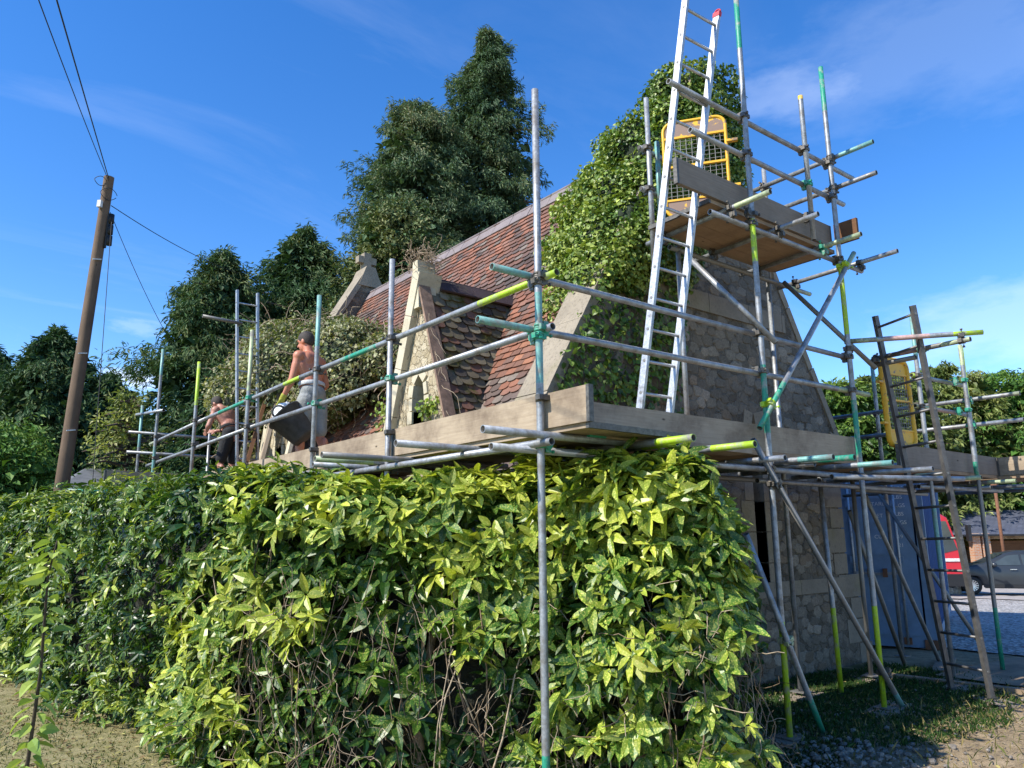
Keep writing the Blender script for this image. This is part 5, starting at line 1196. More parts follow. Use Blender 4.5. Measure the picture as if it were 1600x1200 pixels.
# planks and edging lying on the ground by the path
GPL = 'timbers lying on the ground by the path'
for a, b_, w_, h_, mt, lb in (((5.62, .75, .05), (5.75, -.95, .06), .10, .07, 'concrete', 'pale kerb edging strip along the path under the pole ladder'), ((5.7, -.95, .03), (5.2, -2.2, .03), .12, .06, 'concrete', 'curving kerb edging at the lower right corner'),
                           ((6.3, .5, .06), (7.4, .9, .05), .2, .04, 'grey_wood', 'weathered board lying flat near the container corner'), ((6.7, -.25, .08), (7.3, -.45, .08), .1, .07, 'grey_wood', 'short block of timber on the path beside the green-footed post'), ((7.3, -.1, .05), (8.1, -.55, .05), .2, .035, 'board_wood', 'sunlit board on the path edge at the far right')):
    mb = MB(); mb.bar(a, b_, w_, h_, mt); tag(build(mb, 'timber' if 'wood' in mt else 'kerb', None, a), lb, 'board' if 'wood' in mt else 'kerb')
# ---------------------------------------------------------------- sapling in the left foreground
sap = thing('sapling', (-2.70, -.9, 0), 'young slender leafy shoot growing in the left foreground of the lawn', 'sapling')
pth = [Vector(p) for p in ((-2.70, -.86, -.02), (-2.715, -.90, .5), (-2.71, -.96, .98), (-2.71, -1.02, 1.24), (-2.725, -1.08, 1.50), (-2.715, -1.10, 1.60))]
mb = MB(); mb.pipe(pth, .006, 'dark_stem', 7, True, True, [.008, .007, .0055, .0045, .003, .0015])
parts = []; n = 115; 
def along(u):
    k = min(len(pth)-2, int(u*(len(pth)-1))); return pth[k].lerp(pth[k+1], u*(len(pth)-1)-k)
Pl = []; Dl = []
for q in range(n):
    u = .22+.78*q/n; p = along(min(u, .999)); a = q*2.4; d = Vector((math.cos(a), math.sin(a), random.uniform(-.5, .35))).normalized(); Pl.append(p+d*random.uniform(.005, .02)); Dl.append(d)
Pl = np.array(Pl); Dl = np.array(Dl); l = RNG.uniform(.030, .062, n)
V, F, C_ = leaves(Pl, Dl, nrm(np.array([0, 0, 1.])+rv(n, .5)), l, l*.55, RNG.uniform(.1, .7, n), RNG.uniform(.6, 1.0, n), RNG.uniform(.5, 1, n), 'leaf', .2)
build(mb, 'stem', sap); npmesh('leaves', V, F, 'shrub_leaf', C_, sap)
# ---------------------------------------------------------------- telegraph pole and cables
pole = thing('telegraph_pole', (-1.21, 11.0, 0), 'brown wooden telegraph pole leaning to the right above the hedge', 'telegraph pole')
pa, pt_ = Vector((-1.215, 11.0, -.2)), Vector((-.97, 10.46, 7.86)); mb = MB()
P = []
for i in range(30):
    u = i/29; c = pa.lerp(pt_, u); r_ = .125-.042*u; P.append([c+Vector((math.cos(a)*r_*(1+.03*math.sin(3*a+u*9)), math.sin(a)*r_*(1+.03*math.sin(2*a+u*7)), 0)) for a in np.linspace(0, 2*math.pi, 18, endpoint=False)])
mb.grid(P, 'pole_wood', True, True); b0 = len(mb.v); mb.v += P[-1]; mb.face(range(b0, b0+18), 'grey_wood')
# grain lies along the pole: give it cylindrical coordinates
k_ = 0
for i in range(29):
    for j in range(18): mb.uv[k_] = [(i*.28, j*.04), (i*.28, (j+1)*.04), ((i+1)*.28, (j+1)*.04), ((i+1)*.28, j*.04)]; k_ += 1
build(mb, 'post', pole)
pdir = (pt_-pa).normalized()
def onp(d): return pt_-pdir*d
simple('grey_plastic', (.55, .55, .54), .5)
mb = MB(); mb.box(onp(.55)+Vector((-.09, -.09, 0)), (pdir, (.7, -.7, 0), (.7, .7, 0)), (.06, .035, .03), 'grey_plastic'); build(mb, 'junction_box', pole)
mb = MB(); c = onp(.95)+Vector((.13, -.05, 0))
for k in range(3): mb.pipe([c+Vector((0, 0, .28-.2*k)), c+Vector((0, 0, .11-.2*k))], .05, 'black', 10)
mb.bar(c+Vector((-.05, 0, .3)), c+Vector((-.05, 0, -.35)), .05, .03, 'black', (1, 0, 0)); build(mb, 'junction_box', pole)
mb = MB()
for k, d in enumerate((1.55, 3.2, 4.5)): 
    c = onp(d)+Vector((-.02, -.11-.0, 0)); mb.bar(c-Vector((.05, 0, 0)), c+Vector((.08, 0, .02)), .025, .02, 'grey_plastic')
build(mb, 'step_bracket', pole)
mb = MB()
for r_, c in ((.10, onp(.12)+Vector((-.12, -.05, 0))), (.13, onp(.35)+Vector((.02, -.12, 0)))): mb.pipe([c+Vector((math.cos(a)*r_, .02*math.sin(3*a), math.sin(a)*r_*.8)) for a in np.linspace(0, 5.8, 18)], .006, 'black', 5)
build(mb, 'cable_loop', pole)
def cable(a, b_, sag, lab, r_=.006, n=24):
    a, b_ = Vector(a), Vector(b_); mb = MB(); mb.pipe([a.lerp(b_, i/n)-Vector((0, 0, sag*4*(i/n)*(1-i/n))) for i in range(n+1)], r_, 'black', 5); return tag(build(mb, 'overhead_cable', None, a), lab, 'cable')
cable(onp(.06), (-4.35, -3.0, 5.15), .12, 'left one of two black cables running from the pole top to the upper left corner', .006)
cable(onp(.03), (-4.15, -3.1, 5.15), .02, 'thicker right one of two black cables rising from the pole top to the upper left', .0085)
cable(onp(.50)+Vector((.1, 0, 0)), (5.2, 19.2, 9.65), .25, 'thin cable descending right from the pole top into the tree tops', .008)
cable(onp(.62)+Vector((.1, 0, 0)), (.9, 12.6, 5.4), .12, 'thin steep cable from the pole top to the edge of the dark conifer', .006)
cable(onp(.70)+Vector((.12, -.1, 0)), (-.90, 9.5, 2.2), .06, 'loose cable hanging almost straight down beside the pole', .006)
# ---------------------------------------------------------------- low outbuilding behind the hedge
simple('felt', (.10, .105, .11), .9, 0, .25, 4, .3, .01); simple('render_wall', (.45, .42, .36), .9, 0, .15, 3)
shed = thing('outbuilding', (.6, 14.2, 0), 'low outbuilding with a shallow grey felt roof behind the hedge and platform end', 'shed')
mb = MB(); mb.aabb((-1.1, 13.2, -.2), (1.5, 18.2, 2.42), 'render_wall') if False else None
hx0, hx1, hy0, hy1 = -1.0, 4.2, 13.3, 19.0
mb = MB(); mb.aabb((hx0+.2, hy0+.2, -.2), (hx1-.2, hy1-.2, 2.42), 'render_wall'); build(mb, 'wall', shed)
mb = MB(); e = 2.42; rz = 3.22; r1_, r2_ = (hx0+1.0, 16.1), (hx1-1.0, 16.1)
c4 = [(hx0, hy0, e), (hx1, hy0, e), (hx1, hy1, e), (hx0, hy1, e)]
mb.poly([c4[0], c4[1], (*r2_, rz), (*r1_, rz)], 'felt'); mb.poly([c4[1], c4[2], (*r2_, rz)], 'felt'); mb.poly([c4[2], c4[3], (*r1_, rz), (*r2_, rz)], 'felt'); mb.poly([c4[3], c4[0], (*r1_, rz)], 'felt'); mb.poly([c4[3], c4[2], c4[1], c4[0]], 'felt'); build(mb, 'roof', shed)
mb = MB(); mb.aabb((hx0-.02, hy0-.03, e-.12), (hx1+.02, hy0, e+.03), 'felt'); mb.aabb((hx0-.03, hy0-.03, e-.12), (hx0, hy1, e+.03), 'felt'); build(mb, 'fascia', shed)
# ---------------------------------------------------------------- blue container
simple('container_blue', (.15, .235, .35), .65, .05, .22, 3, .2, .004); simple('container_shade', (.03, .065, .17), .8, 0, .2, 3, 0, spec=.1); simple('rust', (.16, .07, .035), .85); simple('white_paint', (.70, .70, .68), .6); simple('sticker_red', (.45, .10, .06), .6)  # second, darker blue puts the shade of the container sides into the colour
ca = rad(20.7); cx_, cy_ = Vector((math.cos(ca), math.sin(ca), 0)), Vector((-math.sin(ca), math.cos(ca), 0)); CO = Vector((8.28, 1.37, gzf(8.2, 1.5)+.02))
cont = thing('shipping_container', CO, 'blue shipping container with its barred doors facing the gable corner', 'container')
CP = lambda x, y, z: CO+cx_*x+cy_*y+Vector((0, 0, z))   # x along length, y across (0..2.44)
AX = (cx_, cy_, Vector((0, 0, 1)))
mb = MB()
mb.box(CP(3.1, 1.22, 2.57), AX, (3.0, 1.20, .02), 'container_blue'); mb.box(CP(3.1, 1.22, .12), AX, (3.0, 1.2, .03), 'container_shade'); mb.box(CP(6.05, 1.22, 1.3), AX, (.02, 1.2, 1.25), 'container_shade')
for yy in (.02, 2.42):   # corrugated sides
    n = 56; P0, P1 = [], []
    for k in range(n+1):
        u = .1+5.9*k/n; o_ = (0, 0, 1, 1)[k % 4]*.036*(1 if yy < 1 else -1); P0.append(CP(u, yy+o_, .14)); P1.append(CP(u, yy+o_, 2.50))
    mb.grid([P0, P1], 'container_shade', False)
build(mb, 'body', cont)
mb = MB()
for x in (.06, 6.0):
    for y in (.06, 2.38): mb.box(CP(x, y, 1.3), AX, (.06, .06, 1.29), 'container_blue')
for y in (.05, 2.39):
    for z in (.09, 2.52): mb.box(CP(3.05, y, z), AX, (2.95, .045, .06), 'container_blue')
for z in (.09, 2.50): mb.box(CP(.05, 1.22, z), AX, (.05, 1.1, .08), 'container_blue')
for y in (.07, 2.37):
    for z in (.06, 2.55): mb.box(CP(.04, y, z), AX, (.085, .088, .062), 'rust' if z < 1 else 'container_blue')
build(mb, 'frame', cont)
for dk in range(2):
    y0 = .14+dk*1.09; mb = MB(); mb.box(CP(.0, y0+.54, 1.29), AX, (.022, .535, 1.12), 'container_blue')
    for z in (.5, .95, 1.4, 1.85, 2.2): mb.box(CP(-.026, y0+.54, z), AX, (.006, .46, .13), 'container_blue')
    dob = build(mb, 'door', cont)
    for yb in (.22, .82):
        y = y0+yb; mb = MB(); mb.pipe([CP(-.075, y, .06), CP(-.075, y, 2.52)], .019, 'aluminium', 8)
        for z in (.10, .55, 1.2, 2.0, 2.48): mb.box(CP(-.062, y, z), AX, (.022, .05, .045), 'container_blue' if .2 < z < 2.3 else 'rust')
        build(mb, 'lock_rod', dob)
        mb = MB(); mb.bar(CP(-.10, y, 1.02), CP(-.10, y+(.38 if yb < .5 else -.38), 1.0), .012, .035, 'galvanised'); mb.box(CP(-.10, y+(.2 if yb < .5 else -.2), 1.02), AX, (.02, .03, .06), 'rust'); build(mb, 'handle', dob)
def text_mesh(txt, size, org, ax, upv, mat, name, parent, depth=.002):
    cu = bpy.data.curves.new('tmp_t', 'FONT'); cu.body = txt; cu.size = size; cu.extrude = depth; ob = bpy.data.objects.new('tmp_t', cu); COL.objects.link(ob); bpy.context.view_layer.update()
    me = bpy.data.meshes.new_from_object(ob.evaluated_get(bpy.context.evaluated_depsgraph_get())); a = Vector(ax).normalized(); u = Vector(upv).normalized(); n = a.cross(u)
    mb = MB(); mb.v = [Vector(org)+a*v.co.x+u*v.co.y+n*v.co.z for v in me.vertices]
    for p in me.polygons: mb.face(tuple(p.vertices), mat)
    bpy.data.objects.remove(ob); bpy.data.curves.remove(cu); bpy.data.meshes.remove(me); return build(mb, name, parent)
for z, s in ((2.16, 'MGTC.'), (1.97, 'TARE'), (1.80, 'NET'), (1.50, 'CU.')): text_mesh(s, .075, CP(-.036, .66, z), -cy_, (0, 0, 1), 'white_paint', 'marking', cont)
for z, s in ((2.40, '22G1'), (2.18, 'KGS'), (2.06, 'LBS'), (1.94, 'KGS'), (1.82, 'LBS'), (1.70, 'KGS'), (1.50, '19'), (1.38, '21')): text_mesh(s, .075, CP(-.036, .36, z), -cy_, (0, 0, 1), 'white_paint', 'marking', cont)
mb = MB(); mb.box(CP(-.034, 2.0, 1.78), AX, (.002, .12, .13), 'sticker_red'); build(mb, 'sticker', cont)
mb = MB(); mb.box((7.35, 2.02, .55), ((.93, .37, 0), (-.37, .93, 0), Zv), (.02, .06, .30), 'board_wood'); tag(build(mb, 'offcut', None, (7.35, 2.02, .25)), 'small pale board leaning upright at the wall corner before the container', 'board')
# ---------------------------------------------------------------- red lorry
simple('lorry_red', (.55, .02, .035), .3, 0, .08, 2, 0); simple('car_grey', (.04, .047, .054), .3, .3, .1, 2, 0); simple('window_glass', (.05, .065, .07), .08, 0, .2, 2, 0); simple('chrome', (.62, .62, .62), .3, .8, .1, 5, 0); simple('lamp_glass', (.75, .75, .72), .15, 0, .1, 5, 0)
hd = Vector((.785, -.619, 0)).normalized(); hd = (hd*math.cos(rad(4))+Vector((.619, .785, 0))*-math.sin(rad(4))).normalized(); sdv = Vector((-hd.y, hd.x, 0))
LO = Vector((24.87, 7.51, gzf(24.9, 7.5)+.03))    # ground under the front bumper, near side
LP = lambda x, y, z: LO-hd*x+sdv*y+Vector((0, 0, z)); LAX = (-hd, sdv, Vector((0, 0, 1)))
lor = thing('lorry', LP(3, 1.2, 0), 'red lorry parked nose to the right, half hidden behind the blue container', 'lorry')
prof = [(0.02, .42), (.0, .75), (.03, 1.35), (.10, 1.75), (.34, 2.62), (.62, 2.80), (1.0, 3.05), (1.75, 3.30), (1.95, 3.28), (1.95, .85), (1.5, .85), (1.32, 1.02), (.88, 1.02), (.68, .82), (.62, .42)]
def extr(profile, y0, y1, PF, mat, bev=.08):
    mb = MB(); n = len(profile); cx = sum(p[0] for p in profile)/n; cz = sum(p[1] for p in profile)/n
    rows = []
    for y, s in ((y0, 1-bev*.6), (y0+bev, 1), (y1-bev, 1), (y1, 1-bev*.6)): rows.append([PF(cx+(p[0]-cx)*s, y, cz+(p[1]-cz)*s) for p in profile])
    mb.grid(rows, mat, False, True); b = len(mb.v); mb.v += rows[0]+rows[3]; mb.face(range(b, b+n), mat); mb.face(reversed(range(b+n, b+2*n)), mat); return mb
build(extr(prof, 0, 2.4, LP, 'lorry_red'), 'cab', lor, recalc=True)
mb = MB(); mb.prism([LP(x, -.012, z) for x, z in ((.14, 1.55), (.42, 2.5), (1.35, 2.5), (1.35, 1.38), (.85, 1.38))], sdv*.02, 'window_glass'); build(mb, 'side_window', lor, recalc=True)
mb = MB(); mb.poly([LP(.07, .15, 1.65), LP(.07, 2.25, 1.65), LP(.30, 2.2, 2.55), LP(.30, .2, 2.55)], 'window_glass'); build(mb, 'windscreen', lor)
mb = MB(); mb.bar(LP(-.04, .05, .62), LP(-.04, 2.35, .62), .12, .36, 'black'); mb.box(LP(.3, -.01, .56), LAX, (.34, .03, .20), 'black'); build(mb, 'bumper', lor)
mb = MB(); mb.bar(LP(.05, -.02, 1.22), LP(1.9, -.02, 1.22), .02, .10, 'white_paint'); build(mb, 'stripe', lor)
mb = MB(); mb.bar(LP(.05, .0, 2.3), LP(-.18, -.2, 2.35), .03, .03, 'black'); mb.box(LP(-.18, -.22, 2.1), LAX, (.05, .09, .26), 'black'); build(mb, 'mirror', lor)
mb = MB(); mb.box(LP(1.2, 1.2, 3.5), LAX, (.6, .9, .03), 'lorry_red'); mb.bar(LP(.7, 1.2, 3.1), LP(.8, 1.2, 3.5), 1.6, .03, 'lorry_red', sdv.cross(Vector((0, 0, 1)))); build(mb, 'wind_deflector', lor)
mb = MB(); mb.box(LP(4.9, 1.2, 1.9), LAX, (2.7, 1.2, 1.05), 'lorry_red'); mb.box(LP(4.9, 1.2, .72), LAX, (2.9, .45, .1), 'black'); build(mb, 'load_body', lor)
def wheel(parent, c, axis, r_, w_, spokes=5, rimmat='chrome'):
    ax_ = Vector(axis).normalized(); up_ = Vector((0, 0, 1)); sx = up_.cross(ax_).normalized(); c = Vector(c); P = []
    prf = [(-.5, .62), (-.5, .86), (-.42, .97), (-.2, 1), (.2, 1), (.42, .97), (.5, .86), (.5, .62)]
    for a in np.linspace(0, 2*math.pi, 28, endpoint=False): P.append([c+ax_*w_*p[0]+(sx*math.cos(a)+up_*math.sin(a))*r_*p[1] for p in prf])
    P.append(P[0]); mb = MB(); mb.grid(P, 'tyre'); wo_ = build(mb, 'wheel', parent)
    mb = MB(); mb.pipe([c-ax_*w_*.1, c+ax_*w_*.1], r_*.60, 'black', 24); mb.pipe([c+ax_*w_*.30, c+ax_*w_*.44], r_*.14, rimmat, 12)
    for k in range(spokes*2): a = math.pi*k/spokes; d = sx*math.cos(a)+up_*math.sin(a); mb.bar(c+ax_*w_*.36+d*r_*.1, c+ax_*w_*.42+d*r_*.62, r_*.11, .02, rimmat, ax_)
    P = [[c+ax_*w_*q+(sx*math.cos(a)+up_*math.sin(a))*r_*rr for q, rr in ((.2, .58), (.46, .66), (.46, .60))] for a in np.linspace(0, 2*math.pi, 29)]; mb.grid(P, rimmat); build(mb, 'rim', wo_); return wo_
for x in (1.10, 4.9, 6.2): wheel(lor, LP(x, .16, .48), -sdv, .48, .28, 6, 'grey_plastic'); wheel(lor, LP(x, 2.24, .48), sdv, .48, .28, 6, 'grey_plastic')
# ---------------------------------------------------------------- dark hatchback
ch = Vector((-.785, .619, 0)); an_ = rad(-18); ch = Vector((ch.x*math.cos(an_)-ch.y*math.sin(an_), ch.x*math.sin(an_)+ch.y*math.cos(an_), 0)); cs = Vector((ch.y, -ch.x, 0))  # heading; cs right-hand... towards far side handled by sign
near = Vector((-.619, -.785, 0)); cs = cs if cs.dot(near) > 0 else -cs     # cs points to the side facing the viewer
FC = Vector((25.9, 8.55, 0)); KO = Vector((FC.x, FC.y, gzf(26.5, 6.5)+.06))
KP = lambda x, y, z: KO-ch*x-cs*y+Vector((0, 0, z))   # x back from nose, y from viewer side to far side 0..1.7
car = thing('car', KP(2, .85, 0), 'dark grey hatchback parked nose to the left in front of the garage', 'car')
top_ = [(0, .45), (.04, .72), (.25, .86), (.95, 1.00), (1.25, 1.06), (1.95, 1.40), (2.4, 1.485), (3.2, 1.47), (3.75, 1.34), (4.02, .98), (4.08, .6), (4.05, .35)]
low_ = [(0.06, .30), (.1, .22), (.28, .2), (.35, .40), (.55, .62), (.80, .66), (1.02, .60), (1.18, .22), (2.85, .22), (2.98, .5), (3.22, .66), (3.5, .64), (3.68, .40), (3.78, .24), (4.0, .28), (4.05, .35)]
rows = []
for y, kx, kz in ((0.10, .94, .0), (.03, .985, .0), (.0, 1, 0), (.85, 1, 0)): pass
def bodyrow(yfrac):   # yfrac 0 side .. 1 centre
    row = []
    for xx in np.linspace(0, 4.08, 36):
        zt = np.interp(xx, [p[0] for p in top_], [p[1] for p in top_]); row.append((xx, zt))
    return row
mb = MB(); xs_ = np.linspace(0, 4.08, 42); P = []
for xx in xs_:
    zt = float(np.interp(xx, [p[0] for p in top_], [p[1] for p in top_])); zl = float(np.interp(xx, [p[0] for p in low_[:-1]], [p[1] for p in low_[:-1]])); belt = min(zt, .93+.04*xx/4)
    nose = 1-.30*(1-min(1, xx/.55))**2-.16*(1-min(1, (4.08-xx)/.5))**2; hw = .86*nose; gh = max(0, zt-belt)/.55
    sec = [(hw*.93, zl), (hw*.995, min(.45+zl*.3, belt)), (hw, min(.66, max(zl+.03, belt-.2))), (hw*.97, belt), (hw*(.97-.22*gh), belt+(zt-belt)*.75), (hw*(.90-.28*gh), zt-.02*gh), (hw*.45, zt+.0), (0, zt+.012)]
    ring = [(s_, z_) for s_, z_ in sec]+[(-s_, z_) for s_, z_ in reversed(sec[:-1])]
    P.append([KP(xx, .86-s_, z_) for s_, z_ in ring])
mb.grid(P, 'car_grey', True); 
for row, rv_ in ((P[0], False), (P[-1], True)):
    b = len(mb.v); mb.v += row; idx = list(range(b, b+len(row))); mb.face(idx[::-1] if rv_ else idx, 'car_grey')
build(mb, 'body', car, recalc=True)
def side_y(x, z): 
    zt = float(np.interp(x, [p[0] for p in top_], [p[1] for p in top_])); belt = min(zt, .93+.04*x/4); gh = max(0, zt-belt)/.55; f = min(1, max(0, (z-belt)/max(.01, (zt-belt)*.75))); hw = .86
    return .86-hw*(.97-.22*gh*f)
for pts in ([(1.42, 1.0), (1.98, 1.32), (2.35, 1.36), (2.35, 1.0)], [(2.42, 1.0), (2.42, 1.36), (3.1, 1.36), (3.22, 1.03)], [(3.28, 1.05), (3.18, 1.35), (3.5, 1.28), (3.62, 1.12)]):
    mb = MB(); q = [KP(x, side_y(x, z)-.016, z) for x, z in pts]; mb.prism(q, cs*-.01, 'window_glass'); build(mb, 'side_window', car, recalc=True)
mb = MB(); mb.poly([KP(1.30, .20, 1.075), KP(1.30, 1.52, 1.075), KP(1.92, 1.36, 1.405), KP(1.92, .36, 1.405)], 'window_glass'); build(mb, 'windscreen', car)
mb = MB(); mb.ball(KP(.22, .15, .72), .15, 'lamp_glass', (1.1, .6, .6)); build(mb, 'headlight', car); mb = MB(); mb.ball(KP(.22, 1.57, .72), .15, 'lamp_glass', (1.1, .6, .6)); build(mb, 'headlight', car)
mb = MB(); mb.ball(KP(1.50, -.10, 1.02), .11, 'car_grey', (.7, 1, .75)); build(mb, 'mirror', car)
mb = MB(); mb.bar(KP(2.0, -.02, .86), KP(2.2, -.02, .86), .03, .025, 'chrome'); build(mb, 'door_handle', car)
mb = MB(); mb.bar(KP(1.15, .03, .30), KP(2.9, .03, .30), .05, .10, 'black'); build(mb, 'sill', car)
for x in (.80, 3.30): wheel(car, KP(x, .10, .31), cs, .31, .2, 7); wheel(car, KP(x, 1.62, .31), -cs, .31, .2, 7)
# ---------------------------------------------------------------- garage block
m, t, b, o = newmat('brick'); c = coord(t, 'UV'); br = N(t, 'ShaderNodeTexBrick', inp={'Scale': 1, 'Mortar Size': .011, 'Brick Width': .225, 'Row Height': .075}); L(t, c, br.inputs['Vector'])
br.inputs['Color1'].default_value = (.42, .16, .07, 1); br.inputs['Color2'].default_value = (.50, .24, .12, 1); br.inputs['Mortar'].default_value = (.40, .36, .30, 1); L(t, br.outputs[0], b.inputs['Base Color']); b.inputs['Roughness'].default_value = .9
m, t, b, o = newmat('slate'); c = coord(t, 'UV'); br = N(t, 'ShaderNodeTexBrick', inp={'Scale': 1, 'Mortar Size': .012, 'Brick Width': .30, 'Row Height': .20}); L(t, c, br.inputs['Vector'])
br.inputs['Color1'].default_value = (.075, .085, .12, 1); br.inputs['Color2'].default_value = (.10, .11, .145, 1); br.inputs['Mortar'].default_value = (.03, .03, .04, 1); L(t, br.outputs[0], b.inputs['Base Color']); b.inputs['Roughness'].default_value = .6
gh_ = Vector((.785, -.619, 0)); gd = Vector((.619, .785, 0)); GO = Vector((36.95, 11.95, gzf(37, 12)))
GPt = lambda x, y, z: GO+gh_*x+gd*y+Vector((0, 0, z)); GAX = (gh_, gd, Vector((0, 0, 1)))
gar = thing('garage', GO, 'brick and timber garage with a dark slate hipped roof across the yard', 'garage')
mb = MB()
for x, y in ((0.15, -.2), (.62, -.2), (5, -.2), (9.8, -.2)): mb = MB(); mb.box(GPt(x, y, 1.1), GAX, (.18, .18, 1.2), 'brick'); build(mb, 'pillar', gar)
mb = MB(); mb.box(GPt(5.3, 3.2, 1.1), GAX, (4.6, .12, 1.2), 'brown_timber'); mb.box(GPt(1.0, 3.0, 1.1), GAX, (.12, 2.8, 1.2), 'brick'); mb.box(GPt(9.9, 3.0, 1.1), GAX, (.12, 2.8, 1.2), 'brick'); build(mb, 'wall', gar)
mb = MB()
for k in range(5): mb.box(GPt(5, .12, 1.35+k*.13), GAX, (4.9, .02+.006*(k % 2), .062), 'brown_timber')
mb.box(GPt(5, .1, 2.14), GAX, (5.0, .05, .13), 'board_wood'); build(mb, 'boarding', gar)
mb = MB(); ez, rz = 2.22, 3.45; e0, e1, f0, f1 = -.55, 10.6, -.5, 6.4
def rf(pts): 
    o_ = Vector(pts[0]); a = (Vector(pts[1])-o_).normalized(); nn = a.cross(Vector(pts[2])-o_).normalized(); u = nn.cross(a); mb.poly(pts, 'slate', [((Vector(p)-o_).dot(a), (Vector(p)-o_).dot(u)) for p in pts])
A_, B_, C_, D_, R1, R2 = GPt(e0, f0, ez), GPt(e1, f0, ez), GPt(e1, f1, ez), GPt(e0, f1, ez), GPt(1.15, 2.95, rz), GPt(8.6, 2.95, rz)
rf([A_, B_, R2, R1]); rf([B_, C_, R2]); rf([C_, D_, R1, R2]); rf([D_, A_, R1]); mb.poly([D_, C_, B_, A_], 'brown_timber'); build(mb, 'roof', gar)
mb = MB(); mb.bar(GPt(e0, f0-.04, ez-.02), GPt(e1, f0-.04, ez-.02), .08, .08, 'black'); build(mb, 'gutter', gar)
mb = MB()
for k in range(3): mb.box(Vector((26.6, 8.75, gzf(26.6, 8.7)+.75))+gh_*k*.16, GAX, (.07, .015, .72), 'white_paint')
mb.bar(Vector((26.5, 8.79, gzf(26.6, 8.7)+.4)), Vector((26.5, 8.79, gzf(26.6, 8.7)+.4))+gh_*.5, .03, .08, 'white_paint'); tag(build(mb, 'fence', None, (26.6, 8.75, 0)), 'narrow white board fence panel between the lorry nose and the car', 'fence')
# lamp-post-like brown pole behind the garage
mb = MB(); bx_, by_ = 34.9, 9.8; mb.pipe([(bx_, by_, gzf(bx_, by_)), (bx_, by_, 3.6)], .07, 'rust', 8); mb.box((bx_, by_, 3.64), (Xv, Yv, Zv), (.12, .12, .05), 'rust'); tag(build(mb, 'post', None, (bx_, by_, gzf(bx_, by_))), 'thin rusty brown post standing in front of the slate garage roof', 'post')
# ---------------------------------------------------------------- people
def skin_mat(name, col, red):
    m, t, b, o = newmat(name); c = coord(t); n = noise(t, 7, 5, .6, c)
    L(t, ramp(t, n, [(.35, col), (.7, red)]), b.inputs['Base Color']); b.inputs['Roughness'].default_value = .5; b.inputs['Subsurface Weight'].default_value = .08; b.inputs['Subsurface Radius'].default_value = (.02, .008, .004); bump(t, b, noise(t, 90, 4, .6, c), .15, .002)
skin_mat('tanned_skin', (.42, .17, .095), (.52, .19, .11)); skin_mat('ruddy_skin', (.40, .20, .135), (.46, .20, .14))
m, t, b, o = newmat('short_hair'); c = coord(t); L(t, ramp(t, noise(t, 60, 5, .7, c), [(.3, (.014, .010, .008)), (.75, (.075, .06, .05))]), b.inputs['Base Color']); b.inputs['Roughness'].default_value = .8; bump(t, b, noise(t, 160, 3, .6, c), .6, .004)
def cloth(name, col):
    m, t, b, o = newmat(name); c = coord(t); n = noise(t, 12, 6, .7, c, .4)
    L(t, ramp(t, n, [(.3, tuple(x*.65 for x in col)), (.7, col)]), b.inputs['Base Color']); b.inputs['Roughness'].default_value = .9; bump(t, b, noise(t, 16, 5, .65, c, 1.2), .7, .015)
cloth('grey_cloth', (.30, .31, .30)); cloth('black_cloth', (.02, .02, .022)); cloth('boot_leather', (.05, .038, .03)); cloth('yellow_glove', (.42, .42, .06)); cloth('pale_band', (.6, .6, .58))
def fuse(name, prims, mat, parent, vox=.011, smooth=5, slots=None):
    """prims: ('cap', a, b, ra, rb[, flat]) or ('ball', c, (rx, ry, rz), axes) -> one continuous skin by voxel remesh"""
    mb = MB()
    for p in prims:
        if p[0] == 'cap':
            a, b_, ra, rb = Vector(p[1]), Vector(p[2]), p[3], p[4]; d, x_, y_ = bar_axes(b_-a); l = (b_-a).length; rows = []
            ts = [(-1, 0), (-.8, .6), (-.45, .89), (0, 1)]
            seq = [(-ra*abs(q), ra*w_) for q, w_ in ts]+[(l*.5, (ra+rb)/2)]+[(l+rb*abs(q), rb*w_) for q, w_ in reversed(ts)]
            for s_, r_ in seq: rows.append([a+d*s_+(x_*math.cos(t_)+y_*math.sin(t_))*max(r_, .0008) for t_ in np.linspace(0, 2*math.pi, 14, endpoint=False)])
            mb.grid(rows, mat, True, True); n_ = 14; b0 = len(mb.v)-len(rows)*n_; mb.face([b0+k for k in reversed(range(n_))], mat); mb.face([b0+(len(rows)-1)*n_+k for k in range(n_)], mat)
        else:
            c, r_, ax = Vector(p[1]), p[2], p[3]; rows = []
            for i in range(13):
                th = math.pi*i/12; rows.append([c+ax[0]*math.sin(th)*math.cos(f_)*r_[0]+ax[1]*math.sin(th)*math.sin(f_)*r_[1]+ax[2]*math.cos(th)*r_[2]+ax[0]*1e-5*math.cos(f_)*0 for f_ in np.linspace(0, 2*math.pi, 18, endpoint=False)])
            mb.grid(rows[1:-1][::-1], mat, True, True); n_ = 18; b0 = len(mb.v)-11*n_; mb.face([b0+k for k in reversed(range(n_))], mat); mb.face([b0+10*n_+k for k in range(n_)], mat)
    o_ = build(mb, name, parent, recalc=True)
    md = o_.modifiers.new('r', 'REMESH'); md.mode = 'VOXEL'; md.voxel_size = vox; md.use_smooth_shade = True
    ms = o_.modifiers.new('s', 'SMOOTH'); ms.iterations = smooth; ms.factor = .5
    bpy.context.view_layer.update(); me = bpy.data.meshes.new_from_object(o_.evaluated_get(bpy.context.evaluated_depsgraph_get())); o_.modifiers.clear(); o_.data = me
    me.materials.clear(); me.materials.append(MATS[mat]); return o_
